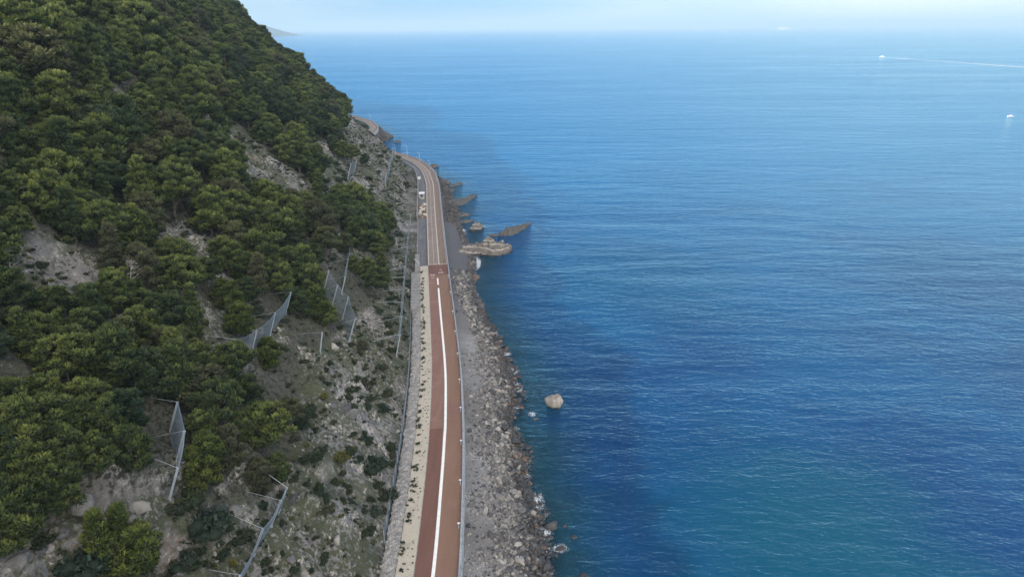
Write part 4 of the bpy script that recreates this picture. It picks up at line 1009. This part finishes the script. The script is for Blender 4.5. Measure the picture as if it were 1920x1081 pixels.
def foam_patch(cx_, cy_, rx, ry, st, name='sea_foam'):
    y = np.linspace(-1, 1, 21); A, B = np.meshgrid(y, y, indexing='ij'); me = gridmesh(name, cx_+B*rx, cy_+A*ry, np.full_like(A, .036), m_foam)
    attr(me, 'foam', (st*np.clip(1-(A*A+B*B), 0, 1)).ravel()); tag(link(name, me), None, None, kind='stuff')
for a, b_, rx, ry, st in [(893,495,2.0,8,1.5), (1050,1027,2.0,1.5,.9), (997,776,1.3,1.8,.9), (905,424,3,3,.7), (1010,940,1.5,4,.9), (870,345,5,6,.6), (1000,985,2,4,.8)]:
    p = G(a, b_, 0); foam_patch(p[0], p[1], rx, ry, st)

# ------------------------------------------------------------------ rockfall barriers
def barrier(label, feet, hgt=4.0, lean=(.40, -.12), cables=True, dens=.34, group='rockfall net barriers', sag=.35):
    F = [hit(*f) for f in feet]
    t = thing('rockfall_barrier', label, 'rockfall barrier', F[0], group)
    F = [f-F[0] for f in F]; up = Vector((lean[0], lean[1], 1)).normalized()*hgt
    T = [f+up for f in F]
    for f, p in zip(F, T):
        mb = MB(); mb.tube([f-up*.06, p], .13, 6); mb.box(tuple(f), (.5, .5, .12)); mb.build('post', m_steel, t)
    if cables:
        org = Vector(t.location)
        for p in T:
            for dx, dy in (((-5.5, -1.8), (-5.5, 2.2)) if len(F) > 8 else ((-4.6, 1.6),)):
                a = p+Vector((dx, dy, 0)); a.z = ground(org.x+a.x, org.y+a.y)-org.z; mb = MB(); mb.tube([p, a], .026, 4); mb.build('cable', m_steel, t)
    mb = MB()
    for i in range(len(F)-1):
        f0, f1, t0, t1 = F[i], F[i+1], T[i], T[i+1]; W = (f1-f0).length; n = max(3, int(W/dens)); m = max(3, int(hgt/dens))
        def S_(a, b_):
            lo = f0.lerp(f1, a); hi = t0.lerp(t1, a); hi = hi-Vector((0, 0, sag*math.sin(math.pi*a)*1.2)); q = lo.lerp(hi, b_); q += Vector((.5, 0, 0))*math.sin(math.pi*a)*sag*math.sin(math.pi*b_); return q
        for a in range(n+1): mb.tube([S_(a/n, b_/4) for b_ in range(5)], .030, 3)
        for b_ in range(m+1): mb.tube([S_(a/6, b_/m) for a in range(7)], .030 if b_ % m else .06, 3)
    if len(F) > 1: mb.build('net', m_net, t)
    return t
barrier('rockfall net on leaning posts at the lower left, above the layered rock face', [(317,938),(330,868),(318,812)], 4.6, (.42, -.05))
barrier('rockfall net running to the bottom edge of the picture, lowest on the slope', [(430,1130),(474,1040),(508,985),(520,960)], 4.0, (.45, 0))
barrier('long rockfall net across mid slope behind the bright pines', [(428,688),(470,668),(505,632),(535,590)], 4.6, (.35, 0))
barrier('stepped rockfall net descending right of the broad bright pine', [(606,548),(622,575),(642,597),(654,640)], 5.0, (.35, 0))
barrier('single propped post with cables below the stepped net', [(600,662)], 4.0, (.2, 0))
barrier('long rockfall net standing beside the road, with many cables upslope', [(743,668),(747,632),(749,604),(751,578),(753,554),(755,532),(757,512),(759,493),(761,474),(763,457),(765,441),(767,426)], 5.2, (.22, 0), dens=.42)
barrier('narrow leaning rockfall net seen edge on above the stepped net', [(640,552),(646,516),(651,482)], 4.2, (.3, 0))
barrier('short rockfall net end on the rock above the dark pines', [(609,444),(617,428)], 4.2, (.3, 0), dens=.5)
barrier('far rockfall net on the rocks above the lay-by', [(722,352),(729,325),(735,300)], 6.0, (.15, 0), dens=.6)
barrier('small far rockfall net near the skyline trees', [(648,240),(654,238)], 6.0, (.1, 0), dens=.6)
barrier('pair of far net posts beside the spreading dark pine', [(652,335),(663,327)], 5.5, (.3, 0), cables=False, dens=.6)
# thin mesh fence by the stone wall
t = thing('mesh_fence', 'thin wire mesh fence between green slope and stone wall', 'fence', tuple(off(np.array([78.]), -4.9, 3.4)[0])); org = np.array(t.location)
fy = np.arange(76, 152, 3.0); fp = off(fy, -4.75, 3.4)
fp[:, 2] = [ground(*v[:2]) for v in fp]; fp = fp-org
for v in fp: mb = MB(); mb.tube([tuple(v-[0, 0, .2]), tuple(v+[0, 0, 2.1])], .05, 5); mb.build('post', m_steel, t)
mb = MB()
for k in range(9): mb.tube([tuple(v+[0, 0, .1+k*.24]) for v in fp], .016, 3)
for a, b_ in zip(fp[:-1], fp[1:]):
    for k in range(10): q = a+(b_-a)*k/10; mb.tube([tuple(q), tuple(q+[0, 0, 2.05])], .014, 3)
mb.build('net', m_net, t)

# ------------------------------------------------------------------ lay-by objects
m_cab = mat_simple('dirty cream panels', (.33, .33, .32), .7, .15, 1.2)
p = off(np.array([281.]), -1.9, 3.52)[0]
t = thing('site_cabin', 'small white cabin with a dark window on the dark lay-by', 'cabin', tuple(p), rz=R_(6))
mb = MB(); mb.box((0, 0, 1.25), (2.1, 3.0, 2.3)); mb.build('wall', m_cab, t)
mb = MB(); mb.box((0, 0, 2.47), (2.4, 3.3, .14)); mb.build('roof', m_white, t)
mb = MB(); mb.box((0, -1.515, 1.55), (.8, .05, .9)); mb.build('window', m_dark, t)
mb = MB(); mb.box((1.06, .4, 1.1), (.05, .9, 1.9)); mb.build('door', m_conc, t)
mb = MB(); mb.box((0, -1.1, .05), (1.9, .2, .1)); mb.box((0, 1.1, .05), (1.9, .2, .1)); mb.build('skid', m_steel, t)
p = off(np.array([318.]), -2.6, 3.5)[0]
t = thing('electric_cabinet', 'pale cabinet on a post at the far end of the lay-by', 'cabinet', tuple(p)); mb = MB(); mb.box((0, 0, 1.3), (1.2, .6, 1.2)); mb.build('cabinet_body', m_white, t); mb = MB(); mb.tube([(0, 0, 0), (0, 0, .75)], .12, 6); mb.build('post', m_steel, t); mb = MB(); mb.box((0, 0, 1.94), (1.4, .8, .08)); mb.build('lid', m_conc, t)
blk = mat_simple('pale cut stone', (.55, .51, .44), .9, .15, 2); rust = mat_simple('rusty block', (.22, .12, .07), .9, .2, 2)
BLK = []
for k in range(3):
    bm = bmesh.new(); bmesh.ops.create_cube(bm, size=1); bmesh.ops.bevel(bm, geom=bm.edges[:], offset=.08, segments=2, affect='EDGES')
    for v in bm.verts: v.co += Vector((random.uniform(-.05, .05), random.uniform(-.05, .05), random.uniform(-.05, .05)))
    me = bpy.data.meshes.new('stone_block'); bm.to_mesh(me); bm.free(); me.materials.append(rust if k == 2 else blk); BLK.append(me)
for k in range(22):
    yv = random.uniform(249, 268); ov = random.uniform(-2.9, -.7); lay = 1 if k > 15 else 0
    p = off(np.array([yv]), ov, 3.52+.38+lay*.65)[0]; o = link('stone_block', BLK[k % 3], None, tuple(p)); s = random.uniform(.7, 1.25); o.scale = (s, s*random.uniform(.8, 1.6), s*.8); o.rotation_euler.z = random.uniform(0, 3)
    tag(o, '%s block in the heap on the lay-by nearer than the white cabin' % ('rusty brown' if k % 3 == 2 else 'pale stone'), 'block', 'rusty blocks heaped on the lay-by' if k % 3 == 2 else 'pale blocks heaped on the lay-by')
# small sign at start of the lay-by
p = off(np.array([193.8]), -2.5, 3.5)[0]; t = thing('barrier_gate', 'short white pole leaning at the start of the lay-by', 'pole', tuple(p)); mb = MB(); mb.tube([(0, 0, 0), (0, 0, 1.1)], .08, 6); mb.build('post', m_steel, t); mb = MB(); mb.tube([(0, 0, 1.0), (-1.9, 1.6, 1.9)], .07, 6); mb.build('arm', m_white, t)

# ------------------------------------------------------------------ boats and ship
def hull(Lh, B, D, n=12):
    V = []; 
    for i in range(n):
        s = i/(n-1); wv = B/2*(1-max(0, (s-.45)/.55)**2.2)*(.92 if s < .02 else 1); sh = D*(1+.25*s*s)
        V += [(s*Lh-Lh/2, -wv, sh), (s*Lh-Lh/2, -wv*.75, D*.25), (s*Lh-Lh/2, 0, -.2*D), (s*Lh-Lh/2, wv*.75, D*.25), (s*Lh-Lh/2, wv, sh)]
    F = [(i*5+k, (i+1)*5+k, (i+1)*5+k+1, i*5+k+1) for i in range(n-1) for k in range(4)]+[(0, 1, 2, 3, 4)]+[(i*5+4, (i+1)*5+4, (i+1)*5, i*5) for i in range(n-1)]
    mb = MB(); mb.add(V, F); return mb
def boat(name, label, loc, Lh, rz, dark=False):
    t = thing(name, label, 'boat', loc, rz=rz); hull(Lh, Lh*.3, Lh*.12).build('hull', m_white, t)
    mb = MB(); mb.box((0, 0, Lh*.2), (Lh*.34, Lh*.2, Lh*.13)); mb.build('cabin', m_white, t)
    mb = MB(); mb.box((Lh*.175, 0, Lh*.21), (.04, Lh*.17, Lh*.07)); mb.build('windscreen', m_dark, t)
    mb = MB(); mb.box((-Lh*.02, 0, Lh*.285), (Lh*.30, Lh*.22, .1)); mb.build('roof', m_redp if dark else m_white, t)
    mb = MB(); mb.tube([(0, 0, Lh*.28), (-.2, 0, Lh*.45)], .06, 5); mb.build('antenna', m_steel, t); return t
p = G(1653, 107.5, 0); boat('motor_yacht', 'white motor yacht throwing a long white wake far out', (p[0], p[1], .2), 12, R_(186))
bx, by = p[0], p[1]; e = G(1925, 126.5, 0); e2 = G(2300, 150, 0)
pts = np.array([[bx+4, by], [e[0], e[1]], [e2[0], e2[1]]]); s = np.linspace(0, 1, 80); X_ = np.interp(s, [0, .6, 1], pts[:, 0]); Y_ = np.interp(s, [0, .6, 1], pts[:, 1])
a = np.linspace(-1, 1, 7); wv = 2.5+26*s; d = np.stack([np.gradient(X_), np.gradient(Y_)], 1); d /= np.linalg.norm(d, axis=1)[:, None]
Xw = X_[:, None]-d[:, 1][:, None]*a*wv[:, None]; Yw = Y_[:, None]+d[:, 0][:, None]*a*wv[:, None]
m_wake = mat_foam(.16, .38); me = gridmesh('boat_wake', Xw, Yw, np.full_like(Xw, .05), m_wake); attr(me, 'foam', (np.where(s < .14, 1.4, .44)[:, None]*(1-.5*a*a)[None]).ravel()); tag(link('boat_wake', me), 'long white wake behind the motor yacht', 'wake', kind='stuff')
p = G(1894, 219, 0); boat('small_boat', 'small white boat with a red canopy near the right edge', (p[0], p[1], .1), 4.8, R_(170), True)
dd = ray(1469, 54.0); k = 16000/dd[1]; p = CP+dd*k
t = thing('cruise_ship', 'long white ship on the horizon', 'ship', (p[0], p[1], 0), rz=R_(-20)); hull(220, 29, 14).build('hull', m_white, t)
for i in range(4): mb = MB(); mb.box((-5-i*3, 0, 20.5+i*7), (178-i*17, 23-i*2, 7)); mb.build('deck', m_white, t)
mb = MB(); mb.box((-53, 0, 50), (14, 9, 11)); mb.build('funnel', m_white, t)

# ------------------------------------------------------------------ distant headland
DY = 8500.
def atx(px_): d = ray(px_, 57); return d[0]/d[1]*DY
hx = np.linspace(atx(529), atx(120), 90); prof = np.interp(hx, [atx(v) for v in (120, 250, 400, 455, 480, 492, 500, 512, 520, 529)], [v*DY/1280 for v in (95, 90, 44, 27, 19.5, 14, 11, 6.5, 3.5, 0)])
a = np.linspace(-1, 1, 30); Xh = np.repeat(hx[:, None], 30, 1); Yh = DY+a[None]*1100+0*Xh; Zh = prof[:, None]*(1-a[None]**2)**.8-4+(prof[:, None] > 5)*13*fbm(Xh/260, Yh/260, 4, 77)*(1-a[None]**2)
m_far = mat_simple('distant wooded hills', (.03, .045, .045), 1, .2, .004)
tag(link('hills', gridmesh('hills', Xh, Yh, Zh, m_far)), kind='structure')

# ------------------------------------------------------------------ haze
mb = MB(); mb.box((0, 30000, 130), (139000, 79000, 280)); m = M('sea haze'); b = NB(m)
vv = b('VolumePrincipled', {'Color': (.52, .75, .98, 1), 'Density': .00011, 'Anisotropy': .0}); b('OutputMaterial', {'Volume': vv.outputs[0]})
hz = mb.build('haze', m); hz.location = (0, 0, -5); hz.location.z = 12; tag(hz, kind='stuff')
